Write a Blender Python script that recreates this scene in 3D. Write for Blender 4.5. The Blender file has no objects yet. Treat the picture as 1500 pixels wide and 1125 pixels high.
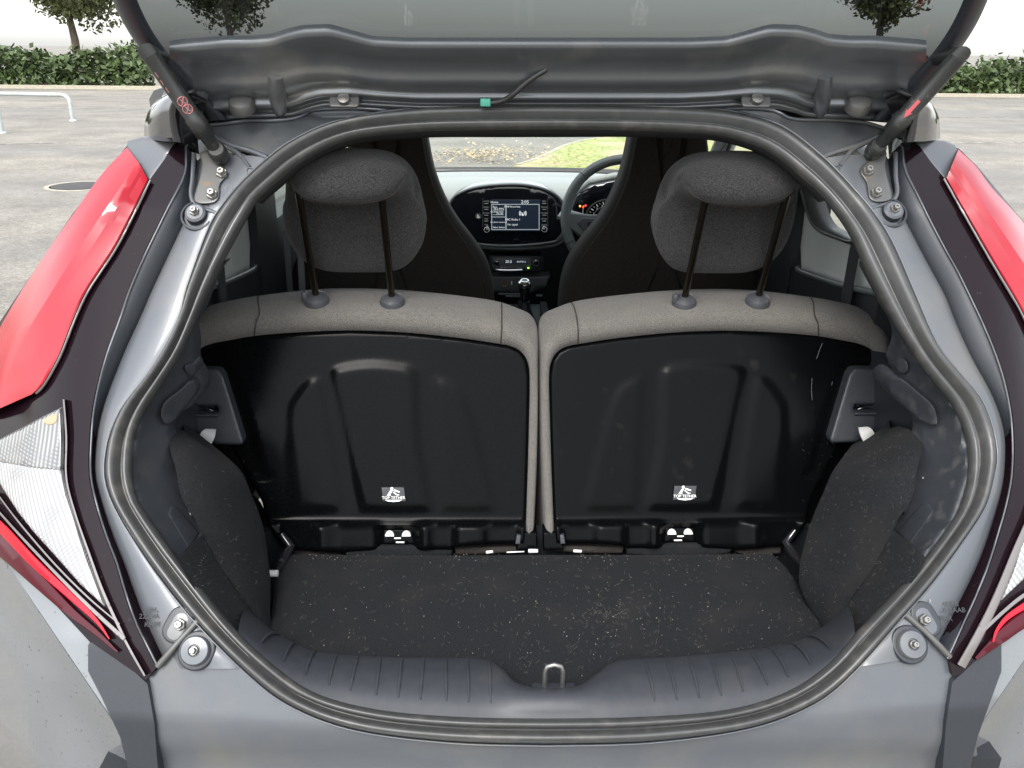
import bpy, bmesh, math, random
import numpy as np
from mathutils import Vector, Matrix
from mathutils.geometry import delaunay_2d_cdt
random.seed(4); np.random.seed(4)
R = math.radians
scene = bpy.context.scene
COL = scene.collection

# ------------------------------------------------------------------ camera
HC, OX, FPX, PITCH, YAW, ROLL = 1.53, -0.0971, 1250.0, R(21.5), 0.03307, 0.01066
_cy, _sy, _cp, _sp = math.cos(YAW), math.sin(YAW), math.cos(PITCH), math.sin(PITCH)
FW = np.array([_sy * _cp, _cy * _cp, -_sp]); _rt = np.array([_cy, -_sy, 0.0]); _up = np.cross(_rt, FW)
RT = _rt * math.cos(ROLL) + _up * math.sin(ROLL); UP = _up * math.cos(ROLL) - _rt * math.sin(ROLL)
CAM = np.array([OX, 0.0, HC])
cam = bpy.data.objects.new('camera', bpy.data.cameras.new('camera')); COL.objects.link(cam)
cam.matrix_world = Matrix(((RT[0], UP[0], -FW[0], CAM[0]), (RT[1], UP[1], -FW[1], CAM[1]), (RT[2], UP[2], -FW[2], CAM[2]), (0, 0, 0, 1)))
cam.data.sensor_width = 36.0; cam.data.lens = 36.0 * FPX / 1500.0
cam.data.clip_start = 0.02; cam.data.clip_end = 2000
scene.camera = cam

# ------------------------------------------------------------------ sky, sun, exposure
SUN_EL, SUN_ROT = R(50), R(200)
world = bpy.data.worlds.new('World'); scene.world = world; world.use_nodes = True
nt = world.node_tree; nt.nodes.clear()
wo = nt.nodes.new('ShaderNodeOutputWorld'); bg = nt.nodes.new('ShaderNodeBackground'); sk = nt.nodes.new('ShaderNodeTexSky')
hs = nt.nodes.new('ShaderNodeHueSaturation'); hs.inputs['Saturation'].default_value = 0.22
sk.sky_type = 'NISHITA'; sk.sun_disc = False; sk.sun_elevation = SUN_EL; sk.sun_rotation = SUN_ROT
sk.air_density = 1.0; sk.dust_density = 1.0
bg.inputs['Strength'].default_value = 0.15
_tc = nt.nodes.new('ShaderNodeTexCoord'); _sp = nt.nodes.new('ShaderNodeSeparateXYZ'); _mr = nt.nodes.new('ShaderNodeMapRange'); _mx = nt.nodes.new('ShaderNodeMix')
_mr.inputs[1].default_value = 0.0; _mr.inputs[2].default_value = 1.0; _mr.inputs[3].default_value = 0.62; _mr.inputs[4].default_value = 1.86   # overcast sky: zenith three times the horizon
_mx.data_type = 'RGBA'; _mx.blend_type = 'MULTIPLY'; _mx.inputs[0].default_value = 1.0
nt.links.new(_tc.outputs['Generated'], _sp.inputs[0]); nt.links.new(_sp.outputs[2], _mr.inputs[0]); nt.links.new(sk.outputs[0], hs.inputs['Color'])
nt.links.new(hs.outputs[0], _mx.inputs[6]); nt.links.new(_mr.outputs[0], _mx.inputs[7]); nt.links.new(_mx.outputs[2], bg.inputs[0]); nt.links.new(bg.outputs[0], wo.inputs[0])
sun = bpy.data.objects.new('sun', bpy.data.lights.new('sun', 'SUN')); COL.objects.link(sun)
sun.data.energy = 1.0; sun.data.angle = R(25); sun.data.color = (1.0, 0.96, 0.9)
_sd = Vector((math.sin(SUN_ROT) * math.cos(SUN_EL), math.cos(SUN_ROT) * math.cos(SUN_EL), math.sin(SUN_EL)))
sun.rotation_euler = _sd.to_track_quat('Z', 'Y').to_euler(); sun.location = (0, -2, 6)
scene.view_settings.view_transform = 'Standard'; scene.view_settings.look = 'None'
scene.view_settings.exposure = 1.62; scene.view_settings.gamma = 1.0

# ------------------------------------------------------------------ materials
MATS = {}
def mat(name, col, rough=0.5, metal=0.0, coat=0.0, spec=0.5, noise=None, bump=None, emit=None, sheen=0.0, trans=0.0, dirt=None, rvar=None):
    """noise=(scale, amount[, detail]) colour variation; bump=(scale, strength, distance); dirt=(scale, colour, lo, hi)"""
    m = bpy.data.materials.new(name); m.use_nodes = True; t = m.node_tree; n = t.nodes; b = n['Principled BSDF']
    b.inputs['Base Color'].default_value = (*col, 1); b.inputs['Roughness'].default_value = rough
    b.inputs['Metallic'].default_value = metal; b.inputs['Coat Weight'].default_value = coat; b.inputs['Coat Roughness'].default_value = 0.06
    b.inputs['Specular IOR Level'].default_value = spec; b.inputs['Sheen Weight'].default_value = sheen
    b.inputs['Transmission Weight'].default_value = trans
    tc = n.new('ShaderNodeTexCoord'); out = None
    def N(scale, detail=3):
        x = n.new('ShaderNodeTexNoise'); x.inputs['Scale'].default_value = scale; x.inputs['Detail'].default_value = detail
        t.links.new(tc.outputs['Object'], x.inputs['Vector']); return x
    if noise:
        x = N(noise[0], noise[2] if len(noise) > 2 else 3)
        cr = n.new('ShaderNodeValToRGB'); a = noise[1]
        cr.color_ramp.elements[0].position = 0.3; cr.color_ramp.elements[1].position = 0.7
        cr.color_ramp.elements[0].color = tuple(c * (1 - a) for c in col) + (1,)
        cr.color_ramp.elements[1].color = tuple(min(1, c * (1 + a)) for c in col) + (1,)
        t.links.new(x.outputs['Fac'], cr.inputs[0]); out = cr.outputs[0]
    if dirt:
        x = N(dirt[0], 5); cr = n.new('ShaderNodeValToRGB')
        cr.color_ramp.elements[0].position = dirt[2]; cr.color_ramp.elements[1].position = dirt[3]
        t.links.new(x.outputs['Fac'], cr.inputs[0])
        mx = n.new('ShaderNodeMix'); mx.data_type = 'RGBA'; t.links.new(cr.outputs[0], mx.inputs[0])
        if out: t.links.new(out, mx.inputs[6])
        else: mx.inputs[6].default_value = (*col, 1)
        mx.inputs[7].default_value = (*dirt[1], 1); out = mx.outputs[2]
    if out: t.links.new(out, b.inputs['Base Color'])
    if rvar:
        x = N(rvar[0], 4); mr = n.new('ShaderNodeMapRange'); mr.inputs[1].default_value = 0.35; mr.inputs[2].default_value = 0.65
        mr.inputs[3].default_value = rvar[1]; mr.inputs[4].default_value = rvar[2]
        t.links.new(x.outputs['Fac'], mr.inputs[0]); t.links.new(mr.outputs[0], b.inputs['Roughness'])
    if bump:
        x = N(bump[0], 4); bp = n.new('ShaderNodeBump'); bp.inputs['Strength'].default_value = bump[1]; bp.inputs['Distance'].default_value = bump[2]
        t.links.new(x.outputs['Fac'], bp.inputs['Height']); t.links.new(bp.outputs[0], b.inputs['Normal'])
    if emit:
        b.inputs['Emission Color'].default_value = (*emit[0], 1); b.inputs['Emission Strength'].default_value = emit[1]
    MATS[name] = m; return m

PAINT = mat('grey_paint', (0.10, 0.107, 0.112), 0.30, 0.45, 0.6, noise=(900, 0.06), dirt=(9, (0.22, 0.21, 0.19), 0.52, 0.85), rvar=(6, 0.28, 0.46))
FLANGE = mat('grey_flange_paint', (0.085, 0.092, 0.102), 0.38, 0.25, 0.25, noise=(700, 0.05), dirt=(7, (0.135, 0.128, 0.110), 0.5, 0.9), rvar=(8, 0.32, 0.52))
WETPAINT = mat('wet_grey_paint', (0.16, 0.168, 0.175), 0.25, 0.3, 0.6, noise=(800, 0.05), dirt=(140, (0.07, 0.075, 0.08), 0.66, 0.72), bump=(160, 0.25, 0.001))
GLOSSBLACK = mat('gloss_black_plastic', (0.012, 0.012, 0.014), 0.10, 0, 0.7, dirt=(60, (0.07, 0.065, 0.06), 0.66, 0.8))
SMOKED = mat('smoked_lamp_plastic', (0.0075, 0.0035, 0.0052), 0.11, 0, 0.0, spec=0.2, dirt=(120, (0.03, 0.024, 0.026), 0.68, 0.78))
GASKET = mat('dark_slate_plastic', (0.020, 0.023, 0.028), 0.45, noise=(300, 0.1))
RUBBER = mat('black_rubber', (0.040, 0.040, 0.039), 0.38, noise=(60, 0.12), dirt=(30, (0.085, 0.08, 0.072), 0.55, 0.9), rvar=(9, 0.28, 0.46))
TRIM = mat('boot_trim_plastic', (0.023, 0.0255, 0.030), 0.48, noise=(80, 0.1), bump=(900, 0.12, 0.0006), dirt=(16, (0.040, 0.039, 0.039), 0.55, 0.85))
TRIMDIRTY = mat('scuffed_trim_plastic', (0.023, 0.0255, 0.030), 0.5, noise=(80, 0.1), bump=(900, 0.12, 0.0006), dirt=(46, (0.075, 0.071, 0.066), 0.54, 0.82))
CARPET = mat('black_carpet', (0.0135, 0.014, 0.015), 0.95, spec=0.04, noise=(420, 0.4, 5), bump=(620, 0.6, 0.002), sheen=0.02, dirt=(7, (0.020, 0.0195, 0.019), 0.5, 0.9))
CARPETDIRTY = mat('hairy_carpet', (0.0135, 0.0143, 0.0155), 0.95, spec=0.04, noise=(420, 0.4, 5), bump=(620, 0.6, 0.002), sheen=0.02, dirt=(11, (0.022, 0.021, 0.0205), 0.5, 0.85))
FABRIC = mat('grey_marl_fabric', (0.120, 0.112, 0.101), 0.92, spec=0.15, noise=(560, 0.42, 4), bump=(560, 0.7, 0.003), sheen=0.1, dirt=(14, (0.16, 0.148, 0.13), 0.55, 0.85))
HEADFAB = mat('dark_marl_fabric', (0.030, 0.029, 0.0285), 0.92, spec=0.15, noise=(430, 0.7, 4), bump=(430, 0.8, 0.003), sheen=0.12)
SEATFAB = mat('black_seat_fabric', (0.032, 0.028, 0.025), 0.9, spec=0.2, noise=(500, 0.4, 4), bump=(500, 0.5, 0.002))
SEATSIDE = mat('grey_bolster_fabric', (0.030, 0.028, 0.025), 0.85, spec=0.25, noise=(300, 0.2))
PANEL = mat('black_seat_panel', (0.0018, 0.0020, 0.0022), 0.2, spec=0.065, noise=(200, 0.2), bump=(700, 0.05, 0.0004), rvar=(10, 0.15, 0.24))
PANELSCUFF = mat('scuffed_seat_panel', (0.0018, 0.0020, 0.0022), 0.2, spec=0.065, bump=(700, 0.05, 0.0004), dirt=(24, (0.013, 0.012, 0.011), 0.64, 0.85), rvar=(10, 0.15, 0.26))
STEEL = mat('dull_steel', (0.26, 0.255, 0.24), 0.35, 0.9, dirt=(120, (0.20, 0.13, 0.07), 0.6, 0.8))
BRACKET = mat('dirty_grey_steel', (0.11, 0.11, 0.105), 0.42, 0.5, dirt=(50, (0.20, 0.125, 0.06), 0.6, 0.85))
CHROME = mat('chrome', (0.75, 0.75, 0.74), 0.12, 1.0)
DARKCHROME = mat('dark_metal_post', (0.062, 0.051, 0.040), 0.22, 0.95)
REDLENS = mat('red_lens', (0.30, 0.005, 0.014), 0.12, 0, 0.25, spec=0.5, noise=(14, 0.12), emit=None)
DEEPRED = mat('dark_red_lens', (0.055, 0.004, 0.009), 0.16, 0, 0.0, spec=0.3)
VIVIDRED = mat('vivid_red_lens', (0.48, 0.004, 0.016), 0.2, 0, 0.2, spec=0.3)
AMBER = mat('amber_lens', (0.32, 0.225, 0.125), 0.2, 0, 0.8)
TRIMSILVER = mat('smoked_silver_trim', (0.17, 0.155, 0.15), 0.28, 0.35, 0.4, dirt=(160, (0.08, 0.07, 0.07), 0.66, 0.72))
PLAINWHITE = mat('plain_white', (0.72, 0.71, 0.68), 0.45)
STRAP = mat('pale_grey_strap', (0.55, 0.54, 0.52), 0.6)
PALEMETAL = mat('pale_body_metal', (0.78, 0.81, 0.79), 0.32, 0.1, 0.4, noise=(6, 0.06))
HEADLINE = mat('headlining', (0.50, 0.49, 0.47), 0.95, noise=(500, 0.2))
DARKPLASTIC = mat('dark_cabin_plastic', (0.014, 0.016, 0.019), 0.5, bump=(600, 0.1, 0.0006))
DASHTOP = mat('skylit_dash_grey', (0.30, 0.32, 0.31), 0.55, bump=(500, 0.15, 0.0008))  # light from the windscreen put into the colour as a paler grey
DASHGREY = mat('mid_grey_plastic', (0.09, 0.10, 0.10), 0.4)
SCREENGLASS = mat('screen_black', (0.006, 0.007, 0.010), 0.08, 0, 0.5)
SCREENON = mat('lit_screen', (0.01, 0.015, 0.03), 0.15, 0, 0, emit=((0.05, 0.075, 0.12), 0.06))
SCREENTEXT = mat('lit_text', (0.5, 0.5, 0.5), 0.4, emit=((0.85, 0.92, 0.95), 0.22))
SCREENLINE = mat('lit_lines', (0.3, 0.3, 0.3), 0.4, emit=((0.55, 0.65, 0.70), 0.13))
BTNTEXT = mat('button_print', (0.22, 0.24, 0.24), 0.4, emit=((0.5, 0.55, 0.55), 0.05))
LEDGREEN = mat('green_lamp', (0.1, 0.4, 0.05), 0.4, emit=((0.35, 1.0, 0.08), 0.9))
LEDRED = mat('red_lamp', (0.4, 0.05, 0.05), 0.4, emit=((1.0, 0.08, 0.06), 0.6))
LEDAMBER = mat('amber_lamp', (0.4, 0.2, 0.05), 0.4, emit=((1.0, 0.42, 0.06), 0.8))
LABELPRINT = mat('label_print', (0.78, 0.78, 0.74), 0.6)
LABELBACK = mat('label_back', (0.018, 0.020, 0.022), 0.35)
PINK = mat('faded_red_print', (0.42, 0.15, 0.15), 0.6)
REDARROW = mat('red_arrow_print', (0.55, 0.10, 0.12), 0.5)
STRUTMAT = mat('strut_black', (0.020, 0.021, 0.020), 0.35, dirt=(70, (0.10, 0.09, 0.075), 0.6, 0.85))
BELT = mat('belt_webbing', (0.015, 0.015, 0.017), 0.7, bump=(900, 0.4, 0.001))
GALV = mat('galvanised_steel', (0.40, 0.43, 0.42), 0.5, 0.3, noise=(12, 0.12))
IRON = mat('cast_iron', (0.035, 0.032, 0.030), 0.7, noise=(40, 0.3))
GREENPLASTIC = mat('green_connector', (0.05, 0.28, 0.20), 0.4)
HAIR = mat('pale_hair', (0.20, 0.18, 0.15), 0.7)
LINT = mat('dust_speck', (0.30, 0.27, 0.23), 0.8)
TYRE = mat('tyre_rubber', (0.02, 0.02, 0.02), 0.8, bump=(200, 0.3, 0.002))
BARK = mat('bark', (0.09, 0.07, 0.05), 0.9, noise=(20, 0.4), bump=(40, 0.8, 0.02))
LEAFG = mat('hedge_leaf', (0.055, 0.085, 0.025), 0.6, noise=(2, 0.5))
LEAFT = mat('tree_leaf', (0.080, 0.095, 0.030), 0.6, noise=(1.2, 0.5))
LEAFY = mat('yellow_leaf', (0.22, 0.19, 0.035), 0.6, noise=(3, 0.4))
LITTER = mat('fallen_leaf', (0.46, 0.34, 0.18), 0.8, noise=(8, 0.5))
KERB = mat('kerb_concrete', (0.34, 0.31, 0.24), 0.85, noise=(15, 0.2), bump=(60, 0.4, 0.004))

def clear_glass(name, tint, refl=1.0):
    m = bpy.data.materials.new(name); m.use_nodes = True; t = m.node_tree; t.nodes.clear()
    o = t.nodes.new('ShaderNodeOutputMaterial'); a = t.nodes.new('ShaderNodeBsdfTransparent'); g = t.nodes.new('ShaderNodeBsdfGlossy')
    mx = t.nodes.new('ShaderNodeMixShader'); lw = t.nodes.new('ShaderNodeLayerWeight'); lw.inputs[0].default_value = 0.5; pw = t.nodes.new('ShaderNodeMath'); pw.operation = 'POWER'; pw.inputs[1].default_value = 5.0
    fr = t.nodes.new('ShaderNodeMath'); fr.operation = 'MULTIPLY_ADD'; fr.inputs[1].default_value = 0.9; fr.inputs[2].default_value = 0.05
    t.links.new(lw.outputs['Facing'], pw.inputs[0]); t.links.new(pw.outputs[0], fr.inputs[0])
    a.inputs[0].default_value = (*tint, 1); g.inputs['Roughness'].default_value = 0.02
    t.links.new(fr.outputs[0], mx.inputs[0]); t.links.new(a.outputs[0], mx.inputs[1]); t.links.new(g.outputs[0], mx.inputs[2]); t.links.new(mx.outputs[0], o.inputs[0])
    return m
GLASS = clear_glass('window_glass', (0.94, 0.98, 0.94))
TINTGLASS = clear_glass('tinted_glass', (0.14, 0.15, 0.15))
FELT = mat('dark_felt', (0.030, 0.030, 0.032), 0.95, spec=0.1, noise=(400, 0.3))
STAMP = mat('stamp_shade_paint', (0.052, 0.055, 0.058), 0.7, spec=0.1)  # darker copy of the paint, carrying the shade of the stamped letters
SLEEVE = mat('slate_sleeve_plastic', (0.050, 0.052, 0.058), 0.35)

def lens_mat(name, turn, sc1, lo_, hi_):
    m = mat(name, (0.7, 0.7, 0.7), 0.16, 0.0, 0.5, spec=0.5)
    t = m.node_tree; n = t.nodes; b = n['Principled BSDF']; tc = n.new('ShaderNodeTexCoord')
    hts = []
    for sc, rot in ((sc1, (0, turn, 0)), (70, (0, turn + R(90), 0))):
        mp = n.new('ShaderNodeMapping'); mp.inputs['Rotation'].default_value = rot
        w = n.new('ShaderNodeTexWave'); w.wave_type = 'BANDS'; w.bands_direction = 'X'; w.inputs['Scale'].default_value = sc
        w.inputs['Distortion'].default_value = 0.4
        t.links.new(tc.outputs['Object'], mp.inputs[0]); t.links.new(mp.outputs[0], w.inputs['Vector']); hts.append(w)
    nz = n.new('ShaderNodeTexNoise'); nz.inputs['Scale'].default_value = 14; t.links.new(tc.outputs['Object'], nz.inputs['Vector'])
    cr = n.new('ShaderNodeValToRGB'); cr.color_ramp.elements[0].position = 0.48; cr.color_ramp.elements[1].position = 0.6
    t.links.new(nz.outputs['Fac'], cr.inputs[0])
    mx = n.new('ShaderNodeMix'); mx.data_type = 'FLOAT'
    t.links.new(cr.outputs[0], mx.inputs[0]); t.links.new(hts[0].outputs['Fac'], mx.inputs[2])
    mu = n.new('ShaderNodeMath'); mu.operation = 'MULTIPLY'; t.links.new(hts[0].outputs['Fac'], mu.inputs[0]); t.links.new(hts[1].outputs['Fac'], mu.inputs[1])
    t.links.new(mu.outputs[0], mx.inputs[3])
    bp = n.new('ShaderNodeBump'); bp.inputs['Strength'].default_value = 0.3; bp.inputs['Distance'].default_value = 0.002
    t.links.new(mx.outputs[0], bp.inputs['Height']); t.links.new(bp.outputs[0], b.inputs['Normal'])
    c2 = n.new('ShaderNodeValToRGB'); c2.color_ramp.elements[0].color = (lo_, lo_, lo_ * 1.02, 1); c2.color_ramp.elements[1].color = (hi_, hi_, hi_ * .96, 1)
    t.links.new(mx.outputs[0], c2.inputs[0]); t.links.new(c2.outputs[0], b.inputs['Base Color'])
    return m
CLEARLENS = lens_mat('fluted_clear_lens', 0.0, 40, .11, .27)
PRISMLENS = lens_mat('prism_clear_lens', R(38), 46, .20, .38)

# ------------------------------------------------------------------ tracing rays onto real surfaces
def A(*x): return [np.asarray(k, float) for k in x]
def rays(u, v):
    u, v = A(u, v)
    return FW[None] + RT[None] * ((u - 750) / FPX)[:, None] - UP[None] * ((v - 562.5) / FPX)[:, None]
PZ_ = [0.30, 0.55, 0.70, 0.78, 0.90, 1.00, 1.10, 1.30, 1.42, 1.50, 1.70]
PY_ = [0.88, 0.87, 0.90, 0.94, 1.03, 1.11, 1.175, 1.31, 1.43, 1.55, 1.85]
def prof_y(x, z):                                   # the slanted, slightly bowed rear face of the car
    ax = np.abs(x)
    return np.interp(z, PZ_, PY_) + 0.12 * (ax * ax - 0.27) + 3.0 * np.clip(ax - 0.66, 0, 0.14) ** 2 + 0.7 * np.maximum(0, ax - 0.80)
def on_prof(u, v, dy=0.0):
    r = rays(u, v); lo = np.full(len(r), 0.3); hi = np.full(len(r), 3.0); dy = np.broadcast_to(np.asarray(dy, float), lo.shape)
    for _ in range(36):
        m = (lo + hi) / 2; p = CAM + r * (m / r[:, 1])[:, None]
        g = m - prof_y(p[:, 0], p[:, 2]) - dy
        lo = np.where(g < 0, m, lo); hi = np.where(g < 0, hi, m)
    return CAM + r * (lo / r[:, 1])[:, None]
def on_y(u, v, y):
    r = rays(u, v); return CAM + r * (np.asarray(y, float) / r[:, 1])[:, None]
def on_z(u, v, z):
    r = rays(u, v); return CAM + r * ((np.asarray(z, float) - HC) / r[:, 2])[:, None]
def on_x(u, v, x):
    r = rays(u, v); return CAM + r * ((np.asarray(x, float) - OX) / r[:, 0])[:, None]
SA, SB = 1.04, 0.415                                # seat back plane: y = SA + SB * z
def on_seat(u, v, d=0.0):
    r = rays(u, v); return CAM + r * ((SA + SB * HC + np.asarray(d, float)) / (r[:, 1] - SB * r[:, 2]))[:, None]
def one(f, u, v, d): return f([u], [v], d)[0]

# ------------------------------------------------------------------ objects
ORIG = {}
def setp(o, label=None, cat=None, group=None, kind=None):
    if label: o['label'] = label
    if cat: o['category'] = cat
    if group: o['group'] = group
    if kind: o['kind'] = kind
    return o
def thing(name, loc, label, cat, group=None):
    o = bpy.data.objects.new(name, None); COL.objects.link(o); o.location = loc; o.empty_display_size = 0.1
    ORIG[o.name] = np.asarray(loc, float)
    return setp(o, label, cat, group)
def mk(name, verts, faces, m, parent=None, smooth=True, mirror=False, normals=True, loc=None, auto=None):
    V = np.array(verts, float).reshape(-1, 3)
    if mirror: V = V * np.array([-1, 1, 1]); faces = [tuple(reversed(f)) for f in faces]
    base = ORIG[parent.name] if parent else (np.asarray(loc, float) if loc is not None else np.zeros(3))
    me = bpy.data.meshes.new(name); me.from_pydata((V - base).tolist(), [], [tuple(int(i) for i in f) for f in faces])
    if normals:
        bm = bmesh.new(); bm.from_mesh(me); bmesh.ops.remove_doubles(bm, verts=bm.verts, dist=1e-6)
        bmesh.ops.recalc_face_normals(bm, faces=bm.faces); bm.to_mesh(me); bm.free()
    o = bpy.data.objects.new(name, me); COL.objects.link(o)
    if parent: o.parent = parent
    elif loc is not None: o.location = loc
    ORIG[o.name] = base
    for mm in (m if isinstance(m, (list, tuple)) else [m]): me.materials.append(mm)
    if smooth:
        me.polygons.foreach_set('use_smooth', [True] * len(me.polygons))
        if auto is not None: me.set_sharp_from_angle(angle=R(auto))
    return o

def catmull(P, sub=6, closed=False):
    P = np.array(P, float); n = len(P); out = []
    segs = n if closed else n - 1
    for i in range(segs):
        if closed: p0, p1, p2, p3 = P[(i - 1) % n], P[i], P[(i + 1) % n], P[(i + 2) % n]
        else: p0, p1, p2, p3 = P[max(i - 1, 0)], P[i], P[i + 1], P[min(i + 2, n - 1)]
        for k in range(sub):
            t = k / sub
            out.append(0.5 * (2 * p1 + (p2 - p0) * t + (2 * p0 - 5 * p1 + 4 * p2 - p3) * t * t + (3 * p1 - p0 - 3 * p2 + p3) * t ** 3))
    if not closed: out.append(P[-1])
    return np.array(out)
def resample(P, n, closed=False):
    P = np.array(P, float)
    if closed: P = np.vstack([P, P[:1]])
    s = np.concatenate([[0], np.cumsum(np.linalg.norm(np.diff(P, axis=0), axis=1))])
    q = np.linspace(0, s[-1], n + 1)[:-1] if closed else np.linspace(0, s[-1], n)
    return np.stack([np.interp(q, s, P[:, k]) for k in range(P.shape[1])], 1)
def bdist(Q, B):                                     # distance of points Q to closed polyline B, and inside flag
    Q = np.asarray(Q, float); B = np.asarray(B, float); C = np.roll(B, -1, 0); best = np.full(len(Q), 1e9); ins = np.zeros(len(Q), bool)
    for a, b in zip(B, C):
        ab = b - a; L = ab @ ab + 1e-12; t = np.clip(((Q - a) @ ab) / L, 0, 1)
        best = np.minimum(best, np.linalg.norm(Q - (a + t[:, None] * ab), axis=1))
        if a[1] != b[1]:
            c = ((a[1] > Q[:, 1]) != (b[1] > Q[:, 1])) & (Q[:, 0] < (b[0] - a[0]) * (Q[:, 1] - a[1]) / (b[1] - a[1]) + a[0]); ins ^= c
    return best, ins
def patch(name, poly, surf, m, parent=None, d=0.0, step=10, smooth=True, thick=0.012, tdir=(0, 1, 0), relief=None, er=0.0, ew=8.0, mirror=False, sub=4):
    """a sheet of real thickness over an outline, following a surface; er/ew round its rim"""
    B = catmull(poly, sub, True) if smooth else np.array(poly, float)
    L = np.linalg.norm(np.diff(np.vstack([B, B[:1]]), axis=0), axis=1).sum(); B = resample(B, max(8, int(L / step)), True) if smooth else \
        np.vstack([np.linspace(a, b, max(2, int(np.linalg.norm(b - a) / step) + 1))[:-1] for a, b in zip(B, np.roll(B, -1, 0))])
    g = np.stack(np.meshgrid(np.arange(B[:, 0].min(), B[:, 0].max(), step), np.arange(B[:, 1].min(), B[:, 1].max(), step)), -1).reshape(-1, 2)
    ds, ins = bdist(g, B); g = g[ins & (ds > 0.45 * step)]
    if er: 
        extra = []
        c = B.mean(0); nb = len(B); tang = np.roll(B, -1, 0) - np.roll(B, 1, 0); nr = np.stack([tang[:, 1], -tang[:, 0]], 1); nr /= np.linalg.norm(nr, axis=1)[:, None] + 1e-9
        _, i2 = bdist(B + nr * 0.5, B); nr[~i2] *= -1
        for f in (0.25, 0.6, 1.0): extra.append(B + nr * ew * f)
        E_ = np.vstack(extra); ds, ins = bdist(E_, B); E_ = E_[ins & (ds > ew * 0.2)]
        d0, _ = bdist(g, B); g = np.vstack([g[d0 > ew * 1.05], E_])
    P2 = np.vstack([B, g]); nb = len(B)
    vs, es, fs, ov, oe, of = delaunay_2d_cdt([Vector(p) for p in P2], [], [list(range(nb))], 1, 1e-4)
    Q = np.array([[p[0], p[1]] for p in vs]); ds, _ = bdist(Q, B)
    dd = np.full(len(Q), float(d))
    if relief is not None: dd = dd + relief(Q[:, 0], Q[:, 1])
    if er: dd = dd + er * (1 - np.sqrt(np.clip(1 - (1 - np.clip(ds / ew, 0, 1)) ** 2, 0, 1)))
    V = surf(Q[:, 0], Q[:, 1], dd); F = [tuple(f) for f in fs]
    if thick:
        cnt = {}
        for f in F:
            for a, b in zip(f, f[1:] + f[:1]): cnt[(min(a, b), max(a, b))] = cnt.get((min(a, b), max(a, b)), 0) + 1
        be = [e for e, c in cnt.items() if c == 1]; idx = {}; ex = []
        for e in be:
            for i in e:
                if i not in idx: idx[i] = len(V) + len(ex); ex.append(V[i] + np.array(tdir) * thick)
        F += [(a, b, idx[b], idx[a]) for a, b in be]; V = np.vstack([V, ex])
    return mk(name, V, F, m, parent, True, mirror, auto=50)
def loft(name, curves, m, parent=None, closed=False, mirror=False, smooth=True, caps=False, auto=None):
    n = len(curves[0]); V = np.vstack(curves); F = []
    for j in range(len(curves) - 1):
        for i in range(n if closed else n - 1):
            a = j * n + i; b = j * n + (i + 1) % n; F.append((a, b, b + n, a + n))
    if caps: F += [tuple(range(n)), tuple(range((len(curves) - 1) * n, len(curves) * n))]
    return mk(name, V, F, m, parent, smooth, mirror, auto=auto)
def tube_geo(P, r, seg=10, closed=False):
    P = np.array(P, float); n = len(P); r = np.broadcast_to(np.asarray(r, float), (n,)); V = []; F = []
    prev = None
    for i in range(n):
        t = (P[(i + 1) % n] - P[i - 1]) if closed else P[min(i + 1, n - 1)] - P[max(i - 1, 0)]
        t = t / (np.linalg.norm(t) + 1e-12)
        a = prev if prev is not None else (np.array([0, 0, 1.0]) if abs(t[2]) < 0.9 else np.array([1.0, 0, 0]))
        a = a - t * (a @ t); a /= np.linalg.norm(a) + 1e-12; prev = a; b = np.cross(t, a)
        for k in range(seg):
            w = 2 * math.pi * k / seg; V.append(P[i] + r[i] * (a * math.cos(w) + b * math.sin(w)))
    for i in range(n if closed else n - 1):
        for k in range(seg):
            j = (i + 1) % n; F.append((i * seg + k, i * seg + (k + 1) % seg, j * seg + (k + 1) % seg, j * seg + k))
    if not closed: F += [tuple(range(seg)), tuple(range((n - 1) * seg, n * seg))]
    return np.array(V), F
def tube(name, P, r, m, parent=None, seg=10, closed=False, mirror=False, auto=60):
    V, F = tube_geo(P, r, seg, closed); return mk(name, V, F, m, parent, True, mirror, auto=auto)
def lathe(name, prof, p, ax, m, parent=None, seg=24, mirror=False, auto=35, sq=(1, 1)):
    """prof: (radius, height) rows revolved about axis ax at p"""
    ax = np.array(ax, float); ax /= np.linalg.norm(ax); a = np.cross(ax, [1.0, 0, 0]); 
    if np.linalg.norm(a) < 0.1: a = np.cross(ax, [0, 1.0, 0])
    a /= np.linalg.norm(a); b = np.cross(ax, a); V = []; F = []
    for r, h in prof:
        for k in range(seg):
            w = 2 * math.pi * k / seg; V.append(np.array(p) + ax * h + (a * math.cos(w) * sq[0] + b * math.sin(w) * sq[1]) * r)
    for i in range(len(prof) - 1):
        for k in range(seg): F.append((i * seg + k, i * seg + (k + 1) % seg, (i + 1) * seg + (k + 1) % seg, (i + 1) * seg + k))
    F += [tuple(range(seg)), tuple(range((len(prof) - 1) * seg, len(prof) * seg))]
    return mk(name, V, F, m, parent, True, mirror, auto=auto)
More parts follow.
